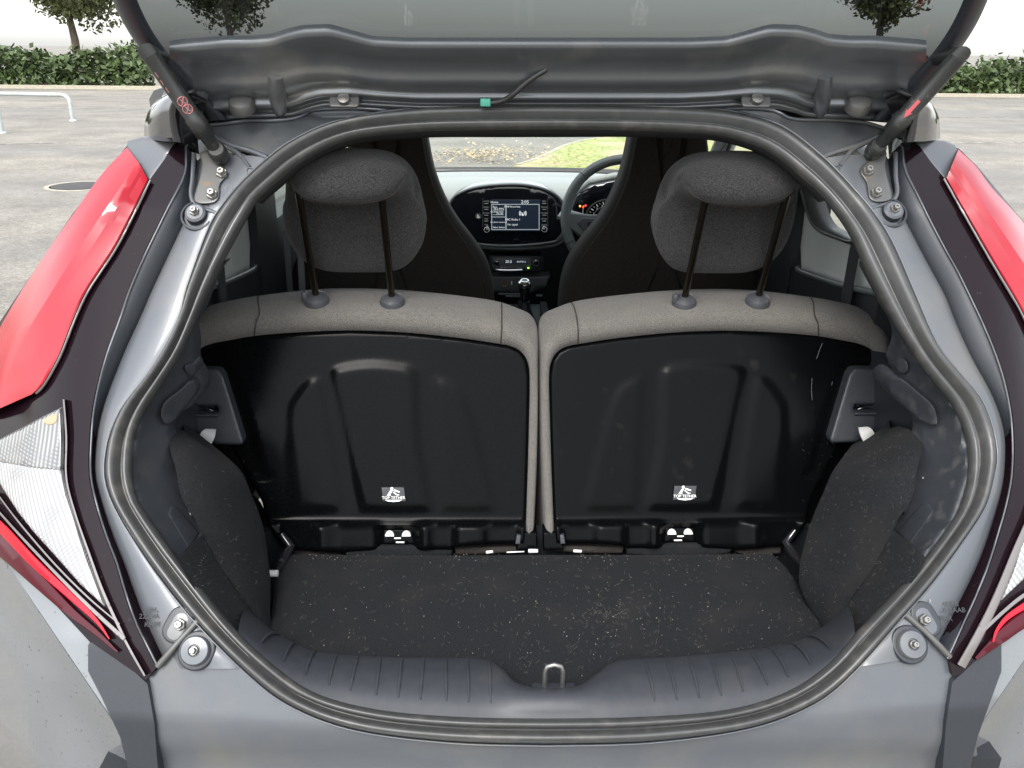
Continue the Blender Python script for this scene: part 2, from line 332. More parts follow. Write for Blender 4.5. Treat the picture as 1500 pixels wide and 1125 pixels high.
def slab(name, poly, o, ax, bx, m, parent=None, thick=0.02, r=0.006, dome=0.0, steps=4, mirror=False, insets=(), auto=40):
    """rounded slab: outline poly in (ax, bx) at o; its front faces nx = ax x bx"""
    P = np.array(poly, float); ax, bx, o = A(ax, bx, o); nx = np.cross(ax, bx)
    area = 0.5 * np.sum(P[:, 0] * np.roll(P[:, 1], -1) - np.roll(P[:, 0], -1) * P[:, 1])
    if area < 0: P = P[::-1]
    tg = np.roll(P, -1, 0) - np.roll(P, 1, 0); nr = np.stack([-tg[:, 1], tg[:, 0]], 1); nr /= np.linalg.norm(nr, axis=1)[:, None] + 1e-12
    rings = [(r, -thick), (0, -thick + r), (0, -r)]
    rings = [(r, -thick), (r * 0.3, -thick + r * 0.3), (0, -thick + r)]
    for k in range(steps + 1):
        w = math.pi / 2 * k / steps; rings.append((r * (1 - math.cos(w)), -r + r * math.sin(w)))
    rings += [(i, h) for i, h in insets]
    V = []; n = len(P); F = []
    for ins, h in rings:
        Q = P + nr * ins
        for q in Q: V.append(o + ax * q[0] + bx * q[1] + nx * h)
    for j in range(len(rings) - 1):
        for i in range(n): F.append((j * n + i, j * n + (i + 1) % n, (j + 1) * n + (i + 1) % n, (j + 1) * n + i))
    F.append(tuple(range(n)));
    c = len(V); V.append(np.mean(V[-n:], axis=0) + nx * dome)
    F += [((len(rings) - 1) * n + i, (len(rings) - 1) * n + (i + 1) % n, c) for i in range(n)]
    return mk(name, V, F, m, parent, True, mirror, auto=auto)
def rrect(w, h, r, n=5, cx=0, cy=0):
    P = []
    for sx, sy, a0 in ((1, 1, 0), (-1, 1, 90), (-1, -1, 180), (1, -1, 270)):
        for k in range(n + 1):
            a = R(a0 + 90 * k / n); P.append((cx + sx * (w / 2 - r) + r * math.cos(a), cy + sy * (h / 2 - r) + r * math.sin(a)))
    return P
def box_geo(c, s):
    c, s = A(c, s); V = [c + s * np.array(k) / 2 for k in ((-1, -1, -1), (1, -1, -1), (1, 1, -1), (-1, 1, -1), (-1, -1, 1), (1, -1, 1), (1, 1, 1), (-1, 1, 1))]
    return V, [(0, 3, 2, 1), (4, 5, 6, 7), (0, 1, 5, 4), (1, 2, 6, 5), (2, 3, 7, 6), (3, 0, 4, 7)]
def box(name, c, s, m, parent=None, bev=0.0, mirror=False):
    V, F = box_geo(c, s); o = mk(name, V, F, m, parent, False, mirror)
    if bev:
        bm = bmesh.new(); bm.from_mesh(o.data); bmesh.ops.bevel(bm, geom=bm.edges[:], offset=bev, segments=3, affect='EDGES', profile=0.5); bm.to_mesh(o.data); bm.free()
        o.data.polygons.foreach_set('use_smooth', [True] * len(o.data.polygons)); o.data.set_sharp_from_angle(angle=R(40))
    return o
def text(name, s, o, ax, bx, size, m, parent=None, ext=0.0004, align='CENTER'):
    cu = bpy.data.curves.new(name, 'FONT'); cu.body = s; cu.size = size; cu.extrude = ext; cu.align_x = align; cu.align_y = 'CENTER'; cu.resolution_u = 2
    t = bpy.data.objects.new('tmp', cu); COL.objects.link(t); dg = bpy.context.evaluated_depsgraph_get(); dg.update()
    me = bpy.data.meshes.new_from_object(t.evaluated_get(dg)); V = np.array([v.co[:] for v in me.vertices]); F = [tuple(p.vertices) for p in me.polygons]
    bpy.data.objects.remove(t); bpy.data.curves.remove(cu); bpy.data.meshes.remove(me)
    ax, bx, o = A(ax, bx, o); nx = np.cross(ax, bx)
    return mk(name, o + V[:, :1] * ax + V[:, 1:2] * bx + V[:, 2:] * nx, F, m, parent, False)
def joined(name, geos, m, parent=None, smooth=False, loc=None):
    V = []; F = []
    for v, f in geos:
        b = len(V); V += [np.array(x) for x in v]; F += [tuple(i + b for i in q) for q in f]
    return mk(name, V, F, m, parent, smooth, loc=loc)
NAP = np.array([0, -0.78, 0.62])                     # outward normal of the boot opening
NAP /= np.linalg.norm(NAP)

# ================================================================== SURROUNDINGS
def ground_mat():
    m = mat('wet_tarmac', (0.12, 0.115, 0.105), 0.75); t = m.node_tree; n = t.nodes; b = n['Principled BSDF']
    tc = n.new('ShaderNodeTexCoord')
    def N(scale, det=6, st=(1, 1, 1)):
        mp = n.new('ShaderNodeMapping'); mp.inputs['Scale'].default_value = st; x = n.new('ShaderNodeTexNoise'); x.inputs['Scale'].default_value = scale; x.inputs['Detail'].default_value = det
        t.links.new(tc.outputs['Object'], mp.inputs[0]); t.links.new(mp.outputs[0], x.inputs['Vector']); return x
    big, mid, fine = N(0.22, 6, (0.5, 1.5, 1)), N(1.3, 6), N(55, 3)
    r1 = n.new('ShaderNodeValToRGB'); r1.color_ramp.elements[0].position = 0.32; r1.color_ramp.elements[1].position = 0.68
    r1.color_ramp.elements[0].color = (0.132, 0.121, 0.102, 1); r1.color_ramp.elements[1].color = (0.212, 0.193, 0.158, 1)
    t.links.new(big.outputs['Fac'], r1.inputs[0])
    def mul(c, x, lo, hi, a=0.35, z=0.65):
        mr = n.new('ShaderNodeMapRange'); mr.inputs[1].default_value = a; mr.inputs[2].default_value = z; mr.inputs[3].default_value = lo; mr.inputs[4].default_value = hi
        t.links.new(x.outputs['Fac'], mr.inputs[0]); mx = n.new('ShaderNodeMix'); mx.data_type = 'RGBA'; mx.blend_type = 'MULTIPLY'; mx.inputs[0].default_value = 1
        t.links.new(c, mx.inputs[6]); t.links.new(mr.outputs[0], mx.inputs[7]); return mx.outputs[2]
    c = mul(r1.outputs[0], mid, 0.82, 1.15); c = mul(c, fine, 0.62, 1.38, 0.25, 0.75); c = mul(c, N(7, 5), 0.86, 1.14, 0.3, 0.7); c = mul(c, N(21, 3), 0.80, 1.2, 0.3, 0.7)
    t.links.new(c, b.inputs['Base Color'])
    mr = n.new('ShaderNodeMapRange'); mr.inputs[1].default_value = 0.4; mr.inputs[2].default_value = 0.62; mr.inputs[3].default_value = 0.55; mr.inputs[4].default_value = 0.9
    t.links.new(big.outputs['Fac'], mr.inputs[0]); t.links.new(mr.outputs[0], b.inputs['Roughness'])
    bp = n.new('ShaderNodeBump'); bp.inputs['Strength'].default_value = 0.5; bp.inputs['Distance'].default_value = 0.008
    t.links.new(fine.outputs['Fac'], bp.inputs['Height']); t.links.new(bp.outputs[0], b.inputs['Normal'])
    return m
TARMAC = ground_mat()
setp(mk('car_park_tarmac', [(-300, -200, 0), (300, -200, 0), (300, 500, 0), (-300, 500, 0)], [(0, 1, 2, 3)], TARMAC, smooth=False), kind='structure')
LINE = mat('worn_white_line', (0.33, 0.32, 0.29), 0.8, dirt=(6, (0.15, 0.14, 0.125), 0.42, 0.55))
for pts in (((-10.5, 13.6), (-7.2, 14.7)), ((-12.5, 22.9), (-2.5, 23.0)), ((3.5, 22.5), (16.5, 22.2)), ((4.6, 15.2), (9.8, 16.0))):
    a, b = np.array(pts[0]), np.array(pts[1]); t = (b - a) / np.linalg.norm(b - a); n_ = np.array([-t[1], t[0]]) * 0.05
    setp(mk('painted_bay_line', [(*(a + n_), 0.004), (*(a - n_), 0.004), (*(b - n_), 0.004), (*(b + n_), 0.004)], [(0, 1, 2, 3)], LINE, smooth=False), kind='structure')
# manhole cover
mc = one(on_z, 118, 272, 0.006)
dr = thing('drain_cover', (mc[0], mc[1], 0.0), 'dark round drain cover set in the tarmac beside the red lamp', 'drain cover')
lathe('cover', [(0.0, 0.0), (0.31, 0.0), (0.31, 0.008), (0.295, 0.010), (0.0, 0.010)], mc * [1, 1, 0], (0, 0, 1), IRON, dr, 32)
lathe('frame_ring', [(0.33, 0.0), (0.38, 0.0), (0.38, 0.006), (0.33, 0.006), (0.33, 0.0)], mc * [1, 1, 0], (0, 0, 1), KERB, dr, 32)
# hoop barriers
def hoop(f1, f2, h, label):
    f1, f2 = np.array(f1), np.array(f2); t = (f2 - f1) / np.linalg.norm(f2 - f1); r_ = 0.16
    th = thing('hoop_barrier', f2, label, 'barrier', 'steel hoops in the car park'); P = [f1 + [0, 0, -0.02], f1 + [0, 0, h - r_]]
    for k in range(1, 6):
        a = R(90 * k / 6); P.append(f1 + t * r_ * (1 - math.cos(a)) + np.array([0, 0, h - r_ + r_ * math.sin(a)]))
    P += [f1 + t * r_ + [0, 0, h], f2 - t * r_ + [0, 0, h]]
    for k in range(1, 6):
        a = R(90 - 90 * k / 6); P.append(f2 - t * r_ * (1 - math.cos(a)) + np.array([0, 0, h - r_ + r_ * math.sin(a)]))
    P += [f2 + [0, 0, h - r_], f2 + [0, 0, -0.02]]
    tube('hoop_tube', P, 0.042, GALV, th, 12)
    for f in (f1, f2): lathe('base_collar', [(0.0, 0), (0.08, 0), (0.07, 0.02), (0.045, 0.03), (0.0, 0.03)], f, (0, 0, 1), GALV, th, 14)
fa = one(on_z, 107, 177, 0.0); fb = one(on_z, 3, 195, 0.0)
hoop(fa + [-3.2, 0.5, 0], fa, 0.52, 'galvanised steel hoop with its rounded end beside the tailgate')
hoop(fb + [-2.6, 0.2, 0], fb, 0.60, 'nearer steel hoop at the photo edge, only one leg showing')
# verge, kerb, leaves beyond the windscreen
vg = [one(on_z, u, v, 0.0) for u, v in ((752, 247), (782, 237), (804, 227), (820, 219), (845, 211), (890, 203), (930, 199))]
vgp = [p.copy() for p in vg]; far = [np.array([4.6, vg[-1][1] + .3, 0]), np.array([4.9, vg[0][1] - 1.6, 0]), np.array([vg[0][0] + 0.8, vg[0][1] - 1.8, 0])]
def grass_mat():
    m = mat('grass_and_leaves', (0.16, 0.20, 0.03), 0.9, noise=(14, 0.5, 6), bump=(40, 1, 0.03)); t = m.node_tree; n = t.nodes; b = n['Principled BSDF']
    return m
GRASS = mat('verge_grass', (0.30, 0.335, 0.10), 0.9, noise=(16, 0.55, 6), bump=(40, 1, 0.03), dirt=(1.1, (0.42, 0.36, 0.22), 0.45, 0.6))
poly = vgp + far
setp(mk('grass_verge', [p + [0, 0, 0.05] for p in poly] + [p for p in poly], [tuple(range(len(poly)))] + [(i, (i + 1) % len(poly), (i + 1) % len(poly) + len(poly), i + len(poly)) for i in range(len(poly))], GRASS, smooth=False), kind='structure')
kb = catmull(vgp, 4)[:, :]
setp(loft('kerb', [kb + [0, 0, 0.0], kb + [0, 0, 0.055], kb + [0.10, 0.05, 0.055], kb + [0.10, 0.05, 0.0]], KERB, smooth=False), kind='structure')
geo = []
def leaf(p, s, up=0.012):
    a = random.uniform(0, 6.28); t1 = np.array([math.cos(a), math.sin(a), random.uniform(-.3, .3)]) * s; t2 = np.array([-math.sin(a), math.cos(a), random.uniform(-.3, .3)]) * s * 0.6
    p = np.array(p) + [0, 0, up]; return [p - t1, p + t2 + [0, 0, s * .2], p + t1, p - t2], [(0, 1, 2, 3)]
for _ in range(800):
    k = random.random()
    if k < 0.72: u, v = random.gauss(705, 38), random.gauss(228, 5)
    elif k < 0.86: u, v = random.gauss(830, 40), random.gauss(236, 7)
    else: u, v = random.uniform(640, 920), random.uniform(202, 247)
    if v < 196: continue
    geo.append(leaf(one(on_z, u, v, 0.0), random.uniform(0.014, 0.034), 0.01 if k < 0.5 else 0.065))
setp(joined('fallen_leaves', geo, LITTER), kind='stuff')
def leafy(name, c, ext, n, m, label, cat, group=None, trunk=None, ls=0.12, parts=True, blobs=9):
    c = np.array(c, float); ext = np.array(ext, float)
    th = thing(name, (c[0], c[1], 0), label, cat, group); bl = []
    for _ in range(blobs):
        q = np.random.normal(size=3); q /= np.linalg.norm(q); bl.append((c + q * ext * random.uniform(0.2, 0.7), ext * random.uniform(0.16, 0.5) * np.random.uniform(.7, 1.3, 3)))
    V = np.zeros((n * 4, 3)); F = []
    for i in range(n):
        bc, be = bl[i % blobs]; q = np.random.normal(size=3); q /= np.linalg.norm(q); p = bc + q * be * random.uniform(0.6, 1.05)
        p[2] = max(p[2], 0.1); s = ls * random.uniform(0.6, 1.4); t1 = np.random.normal(size=3); t1 /= np.linalg.norm(t1); t2 = np.cross(t1, np.random.normal(size=3)); t2 /= np.linalg.norm(t2)
        V[i * 4:i * 4 + 4] = [p - t1 * s, p + t2 * s * .5, p + t1 * s, p - t2 * s * .5]; F.append((4 * i, 4 * i + 1, 4 * i + 2, 4 * i + 3))
    mk('crown', V, F, m, th, False, normals=False)
    if trunk:
        tube('trunk', [(c[0], c[1], -0.1), (c[0] + .05, c[1], c[2] * .4), (c[0] - .08, c[1], c[2] * .75), (c[0] + .1, c[1], c[2] + ext[2] * .4)], [trunk, trunk * .8, trunk * .6, trunk * .2], BARK, th, 10)
        geo = []
        for k in range(5):
            a = 6.28 * k / 5 + .4; geo.append(tube_geo([(c[0], c[1], c[2] * .6 + k * .15), (c[0] + ext[0] * .3 * math.cos(a), c[1] + ext[1] * .3 * math.sin(a), c[2]), (c[0] + ext[0] * .6 * math.cos(a), c[1] + ext[1] * .6 * math.sin(a), c[2] + ext[2] * .3)], [trunk * .4, trunk * .25, trunk * .1], 6))
        joined('limbs', geo, BARK, th)
    return th
sb = one(on_z, 918, 207, 0.0)
leafy('shrub', (sb[0] + .3, sb[1], 0.45), (0.55, 0.5, 0.4), 900, LEAFY, 'yellowing shrub on the grass verge beyond the driver seat', 'shrub', ls=0.06)
HY = 34.0
for i, (x0, x1) in enumerate(((-34, -23), (-23, -12.5), (13, 24), (24, 36))):
    cx = (x0 + x1) / 2
    th = thing('hedge', (cx, HY, 0), ['far left stretch of clipped green hedge behind the car park', 'clipped green hedge behind the hoop barriers', 'clipped green hedge beyond the tarmac right of the tailgate', 'far right stretch of clipped green hedge behind the car park'][i], 'hedge', 'hedges along the car park edge')
    V = np.zeros((5200 * 4, 3)); F = []
    for k in range(5200):
        x_ = random.uniform(x0, x1); p = np.array([x_, HY + random.uniform(-.55, .55), random.uniform(0.05, 1.22 + .16 * math.sin(x_ * 1.3) + .10 * math.sin(x_ * 3.7) + .08 * math.sin(x_ * 9.1)) + random.random() ** 6 * .25]); s = random.uniform(.08, .17)
        t1 = np.random.normal(size=3); t1 /= np.linalg.norm(t1); t2 = np.cross(t1, np.random.normal(size=3)); t2 /= np.linalg.norm(t2)
        V[k * 4:k * 4 + 4] = [p - t1 * s, p + t2 * s * .6, p + t1 * s, p - t2 * s * .6]; F.append((4 * k, 4 * k + 1, 4 * k + 2, 4 * k + 3))
    mk('foliage', V, F, LEAFG, th, False, normals=False)
    tube('stems', [(x0 + .2, HY, .12), (x1 - .2, HY, .12)], 0.05, BARK, th, 6)
for i, (x, y, h, lab) in enumerate(((-27, 41, 5.0, 'tall round tree behind the far left hedge'), (-19.5, 44, 4.2, 'smaller tree behind the hedge near the hoops'), (18.5, 43, 4.6, 'tree behind the hedge right of the tailgate'), (27, 40, 5.4, 'tall round tree behind the far right hedge'), (-13, 47, 4.4, 'distant tree just left of the tailgate'))):
    leafy('broadleaf_tree', (x, y, h), (3.0, 2.8, 2.5), 9000, LEAFT, lab, 'tree', 'trees behind the hedge', 0.22, 0.13, blobs=30)
setp(mk('edge_kerb', [(-60, HY - 1.2, 0), (60, HY - 1.2, 0), (60, HY - 1.2, .12), (-60, HY - 1.2, .12), (-60, HY - 1.0, .12), (60, HY - 1.0, .12), (60, HY - 1.0, 0), (-60, HY - 1.0, 0)], [(0, 1, 2, 3), (3, 2, 5, 4), (4, 5, 6, 7)], KERB, smooth=False), kind='structure')
#PART2
# ================================================================== THE CAR
car = thing('hatchback_car', (0, 2.2, 0), 'grey hatchback car seen from behind with its boot wide open', 'car')

# --- outlines of the boot opening (left half / right half), from the roof down
SEAL_OUT_L = [(780, 159), (647, 161), (567, 168), (487, 184), (433, 208), (396, 234), (356, 271), (325, 309), (307, 341), (277, 423), (267, 461), (248, 504), (221, 549), (187, 592), (171, 621), (160, 656), (157, 700), (171, 743), (203, 797), (240, 850), (288, 909), (360, 982), (425, 1032), (520, 1068), (660, 1086), (800, 1090)]
SEAL_IN_L = [(780, 191), (636, 193), (555, 199), (513, 206), (473, 221), (433, 245), (405, 269), (380, 291), (368, 309), (320, 397), (291, 461), (267, 517), (240, 560), (213, 603), (199, 640), (195, 690), (201, 725), (213, 749), (248, 799), (288, 850), (341, 917), (400, 973), (465, 1016), (560, 1040), (680, 1050), (800, 1052)]
SEAL_OUT_R = [(780, 159), (920, 160), (1010, 162), (1075, 168), (1143, 189), (1199, 231), (1220, 251), (1239, 271), (1273, 311), (1303, 357), (1335, 430), (1369, 507), (1404, 552), (1433, 587), (1449, 627), (1456, 667), (1452, 697), (1439, 743), (1404, 797), (1361, 855), (1319, 903), (1249, 982), (1190, 1030), (1095, 1066), (950, 1086), (800, 1090)]
SEAL_IN_R = [(780, 191), (920, 192), (1030, 197), (1085, 207), (1130, 226), (1175, 262), (1200, 285), (1220, 308), (1245, 345), (1265, 390), (1290, 440), (1318, 490), (1355, 545), (1392, 592), (1413, 640), (1417, 680), (1412, 720), (1395, 760), (1355, 815), (1310, 868), (1255, 925), (1212, 973), (1150, 1014), (1060, 1040), (930, 1050), (800, 1052)]
def norm_pts(P, n): return resample(catmull(P, 6), n)
def ring(Lp, Rp, n=110): return np.vstack([norm_pts(Lp, n), norm_pts(Rp, n)[::-1][1:-1]])
so, si = ring(SEAL_OUT_L, SEAL_OUT_R), ring(SEAL_IN_L, SEAL_IN_R)
prof = [(-0.10, -0.016), (0.0, 0.0), (0.06, 0.010), (0.16, 0.017), (0.28, 0.019), (0.40, 0.014), (0.50, 0.002), (0.56, -0.001), (0.63, 0.007), (0.74, 0.014), (0.86, 0.012), (0.96, 0.0), (1.02, -0.02), (1.02, -0.05)]
cs = []
for t, h in prof:
    w = so * (1 - t) + si * t; cs.append(on_prof(w[:, 0], w[:, 1], max(0, -h) if t > .9 else 0) + NAP * (h if t < .9 or h > 0 else 0))
loft('door_seal', cs, RUBBER, car, closed=True)
# body flange lip just outside the seal
lip = []
for t, h in ((-0.02, -0.01), (-0.02, 0.006), (-0.07, 0.008), (-0.10, 0.004), (-0.13, -0.006)):
    w = so * (1 - t) + si * t; lip.append(on_prof(w[:, 0], w[:, 1]) + NAP * h)
loft('flange_lip', lip, FLANGE, car, closed=True)

F_OUT_L = [(283, 224), (280, 240), (272, 293), (256, 333), (236, 375), (213, 423), (200, 453), (173, 512), (149, 576), (137, 621), (132, 667), (133, 700), (144, 743), (158, 785), (173, 824), (188, 868), (204, 910), (236, 980)]
G_OUT_L = [(270, 212), (270, 225), (267, 258), (240, 311), (211, 370), (187, 426), (176, 459), (152, 525), (136, 592), (131, 640), (130, 696), (140, 743), (153, 785), (168, 824), (181, 868), (197, 914), (215, 950), (229, 978)]
F_OUT_R = [(1310, 222), (1313, 245), (1321, 287), (1340, 327), (1362, 370), (1393, 426), (1407, 461), (1433, 520), (1457, 565), (1473, 603), (1481, 640), (1480, 696), (1470, 743), (1458, 785), (1444, 824), (1424, 868), (1402, 912), (1378, 958)]
G_OUT_R = [(1324, 212), (1325, 222), (1329, 250), (1345, 282), (1369, 330), (1393, 375), (1407, 400), (1444, 477), (1468, 539), (1481, 592), (1486, 640), (1485, 696), (1476, 743), (1464, 785), (1452, 824), (1433, 872), (1412, 918), (1391, 965)]
R0_L = [(217, 264), (171, 357), (128, 423), (107, 467), (88, 515), (75, 541), (61, 565), (50, 576)]
R1_L = [(203, 238), (176, 279), (128, 350), (80, 426), (40, 490), (22, 528), (10, 558), (0, 598)]
R2_L = [(186, 216), (149, 255), (107, 314), (64, 376), (29, 430), (0, 480), (-32, 545), (-58, 622)]
R0_R = [(1386, 262), (1420, 322), (1455, 383), (1481, 426), (1500, 460), (1522, 510), (1540, 560), (1552, 576)]
R1_R = [(1396, 238), (1425, 280), (1473, 351), (1500, 391), (1536, 450), (1565, 510), (1585, 555), (1602, 594)]
R2_R = [(1404, 219), (1431, 245), (1452, 274), (1500, 327), (1536, 376), (1572, 430), (1625, 520), (1680, 622)]

def tg_pt(u, v, dd=0.0):
    u, v = A(u, v); y = 1.415 - 0.16 * np.clip((172 - v) / 172, -0.3, 1.6); return on_y(u, v, y + dd)
def side(S):
    L = S == 'L'; X = -1 if L else 1
    Fo, Go = (F_OUT_L, G_OUT_L) if L else (F_OUT_R, G_OUT_R)
    Fo, Go = norm_pts(Fo, 60), norm_pts(Go, 60)
    so_ = norm_pts((SEAL_OUT_L if L else SEAL_OUT_R), 240); sel = so_[(so_[:, 1] > 229) & (so_[:, 1] < 984)]
    inner = sel + np.array([-X * 14, 0])
    # painted flange between seal and lamp: a curved sheet with a rolled outer rim
    n = 70; a, b = resample(inner, n), resample(Fo, n); cv = []
    for t, h in ((0, -0.012), (0.15, -0.002), (0.35, 0.002), (0.6, 0.0), (0.82, -0.004), (0.94, -0.011), (1.0, -0.022)):
        w = a * (1 - t) + b * t; cv.append(on_prof(w[:, 0], w[:, 1]) + NAP * h)
    loft('pillar_flange', cv, FLANGE, car)
    # dark gutter strip beside the lamp
    cv = []
    for t, h in ((-0.06, -0.03), (0.05, -0.016), (0.5, -0.002), (0.85, 0.004), (1.0, 0.003), (1.06, -0.004)):
        w = Fo * (1 - t) + Go * t; cv.append(on_prof(w[:, 0], w[:, 1]) + NAP * h)
    loft('gutter_strip', cv, GASKET, car)
    tube('gutter_bead', on_prof(Go[:, 0] - X * 3.0, Go[:, 1], -0.006), 0.0013, FLANGE, car, 6)
    # ---------------- lamp
    lim = [(186, 214), (107, 312), (29, 428), (-60, 560), (-75, 660), (-45, 760), (0, 811), (60, 864), (131, 939), (196, 984), (214, 996)] if L else \
          [(1404, 217), (1431, 243), (1500, 325), (1580, 430), (1680, 570), (1695, 660), (1660, 750), (1600, 815), (1540, 860), (1470, 930), (1411, 985), (1396, 992)]
    outl = [tuple(p) for p in resample(Go, 90)] + lim[::-1]
    lm = patch('tail_lamp', outl, on_prof, SMOKED, car, d=-0.006, step=9, smooth=False, thick=0.06)
    # red lens: faceted
    r0, r1, r2 = [norm_pts(q, 40) for q in ((R0_L, R1_L, R2_L) if L else (R0_R, R1_R, R2_R))]
    rows = [(r0, 0.004), (r0, -0.015), (r0 * .93 + r1 * .07, -0.018), (r0 * .5 + r1 * .5, -0.024), (r0 * .3 + r1 * .7, -0.0285), (r1, -0.033), (r1 * .93 + r2 * .07, -0.034), (r1 * .6 + r2 * .4, -0.030), (r1 * .3 + r2 * .7, -0.021), (r2, -0.012), (r2 * 1.0, 0.02)]
    loft('red_lens', [on_prof(w[:, 0], w[:, 1], d) for w, d in rows], REDLENS, lm, auto=14)
    # thin silver lines along the red lens
    k = r0 + np.array([-X * 3.2, 0]); tube('lens_trim', on_prof(k[:, 0], k[:, 1], -0.013), 0.0018, TRIMSILVER, lm, 6)
    # clear lens
    cl = [(-14, 652), (20, 634), (60, 613), (88, 599), (90, 640), (89, 690), (96, 725), (107, 757), (128, 823), (153, 888), (118, 856), (80, 813), (50, 780), (27, 751), (5, 717), (-10, 690)] if L else \
         [(1612, 652), (1580, 630), (1545, 612), (1524, 600), (1521, 640), (1520, 690), (1511, 745), (1498, 795), (1484, 838), (1467, 879), (1500, 848), (1540, 812), (1575, 770), (1598, 735), (1615, 700)]
    cu = cl[:5] + ([(89, 689), (40, 684), (2, 677), (-12, 674)] if L else [(1520, 689), (1560, 686), (1600, 678), (1614, 674)])
    cd = ([(89, 687), (96, 725), (107, 757), (128, 823), (153, 888), (118, 856), (80, 813), (50, 780), (27, 751), (5, 717), (-10, 690), (-12, 672), (2, 675), (40, 682)] if L else
          [(1520, 687), (1511, 745), (1498, 795), (1484, 838), (1467, 879), (1500, 848), (1540, 812), (1575, 770), (1598, 735), (1615, 700), (1614, 672), (1600, 676), (1560, 684)])
    patch('clear_lens', cu, on_prof, CLEARLENS, lm, d=-0.018, step=8, smooth=False, thick=0.016, er=0.003, ew=3)
    patch('clear_lens', cd, on_prof, PRISMLENS, lm, d=-0.0155, step=8, smooth=False, thick=0.016, er=0.003, ew=3)
    am = [(64, 615), (82, 606), (83, 617), (76, 622), (66, 621)] if L else [(1548, 615), (1530, 606), (1529, 617), (1536, 622), (1546, 621)]
    patch('amber_insert', am, on_prof, AMBER, lm, d=-0.0195, step=5, thick=0.004, er=0.001, ew=2)
    def strip(nm, P, w, m, d, n=40):
        c = norm_pts(P, n); tg = np.gradient(c, axis=0); nr = np.stack([-tg[:, 1], tg[:, 0]], 1); nr /= np.linalg.norm(nr, axis=1)[:, None]
        w = np.interp(np.linspace(0, 1, n), np.linspace(0, 1, len(w)), w)[:, None]
        cv = []
        for t, h in ((-1.0, 0.006), (-1, 0), (-.8, -0.002), (.8, -0.002), (1, 0), (1.0, 0.006)): q = c + nr * w / 2 * t; cv.append(on_prof(q[:, 0], q[:, 1], d + h))
        loft(nm, cv, m, lm, auto=40)
    if L:
        strip('lens_trim', [(93, 585), (97, 640), (97, 700), (110, 752), (130, 810), (152, 870), (182, 935)], [3, 3, 3, 3, 4, 5, 5], TRIMSILVER, -0.013)
        strip('lens_trim', [(-12, 738), (30, 785), (80, 838), (130, 888), (182, 936)], [3, 4, 5, 6, 7], TRIMSILVER, -0.015)
        strip('lens_trim', [(-5, 722), (30, 768), (80, 826), (130, 876), (175, 914)], [2, 3, 3, 3, 2], TRIMSILVER, -0.013)
        strip('reflector_strip', [(-30, 742), (10, 782), (50, 824), (100, 870), (140, 908), (160, 936)], [12, 15, 14, 12, 9, 2], VIVIDRED, -0.015)
        strip('dark_reflector', [(-30, 775), (10, 808), (50, 845), (100, 893), (140, 926), (172, 955)], [30, 26, 22, 16, 10, 3], DEEPRED, -0.011)
        strip('lens_trim', [(182, 936), (196, 962), (212, 990)], [4, 4, 3], TRIMSILVER, -0.013)
    else:
        strip('lens_trim', [(1532, 700), (1508, 762), (1488, 808), (1462, 872), (1438, 922), (1408, 976)], [11, 11, 12, 13, 14, 14], TRIMSILVER, -0.015)
        strip('lens_trim', [(1600, 805), (1540, 850), (1500, 872), (1470, 896), (1440, 924)], [7, 7, 7, 6, 6], TRIMSILVER, -0.015)
        strip('reflector_strip', [(1610, 815), (1550, 858), (1500, 888), (1475, 905), (1460, 924), (1455, 940)], [14, 14, 13, 11, 8, 3], VIVIDRED, -0.015)
        strip('dark_reflector', [(1600, 845), (1550, 880), (1500, 908), (1470, 930), (1430, 965)], [30, 26, 24, 20, 6], DEEPRED, -0.011)
    # body colour corner above the lamp
    cap = [(184, 218), (187, 206), (207, 201), (235, 204), (258, 208), (242, 235), (218, 268), (200, 240)] if L else [(1405, 222), (1400, 212), (1385, 206), (1362, 204), (1340, 207), (1362, 238), (1387, 268), (1394, 246)]
    patch('quarter_corner', cap, on_prof, FLANGE, car, d=-0.007, step=8, smooth=False, thick=0.05, er=0.004, ew=5)
    # quarter panel / bumper corner under the lamp
    q = ([(-45, 745), (-45, 758), (0, 809), (60, 863), (131, 940), (198, 985), (226, 1002), (226, 1144), (117, 983), (6, 819), (-44, 745)] if L else
         [(1651, 745), (1651, 758), (1600, 814), (1540, 862), (1470, 932), (1412, 986), (1388, 1000), (1380, 1144), (1489, 983), (1600, 819), (1650, 745)])
    q2 = [(6, 819), (117, 983), (226, 1144), (228, 1190), (60, 1190), (-30, 1100), (-62, 980), (-70, 850), (-60, 760), (-44, 745)] if L else [(1600, 819), (1489, 983), (1380, 1144), (1378, 1190), (1546, 1190), (1636, 1100), (1668, 980), (1676, 850), (1666, 760), (1650, 745)]
    def crease(u, v):
        k = (u if L else 1606 - u); c = v - (819 + (k - 6) * 1.475)
        c = np.where(c > 0, 110 * np.tanh(c / 110), c); return 0.00080 * np.clip(c, 0, 300) - 0.0011 * 18 * np.log1p(np.exp(np.clip((c - 62) / 18, -30, 12)))
    patch('quarter_panel', q, on_prof, WETPAINT, car, d=0.006, step=8, smooth=False, thick=0.03)
    patch('quarter_panel', q2, on_prof, WETPAINT, car, d=0.0085, step=10, smooth=False, thick=0.03, relief=crease, er=0.004, ew=5)
    bc = [(129, 983), (129, 945), (134, 941), (165, 962), (198, 985), (216, 1002), (226, 1060), (236, 1190), (204, 1190), (176, 1080), (150, 1024)] if L else [(1467, 983), (1467, 938), (1462, 936), (1440, 958), (1412, 984), (1395, 1000), (1386, 1060), (1376, 1190), (1406, 1190), (1432, 1080), (1452, 1024)]
    patch('bumper_bracket', bc, on_prof, GASKET, car, d=-0.004, step=9, smooth=False, thick=0.02)
    # ---------------- hardware on the flange
    B = (lambda u, v, d=-0.002: one(on_prof, u, v, d)) 
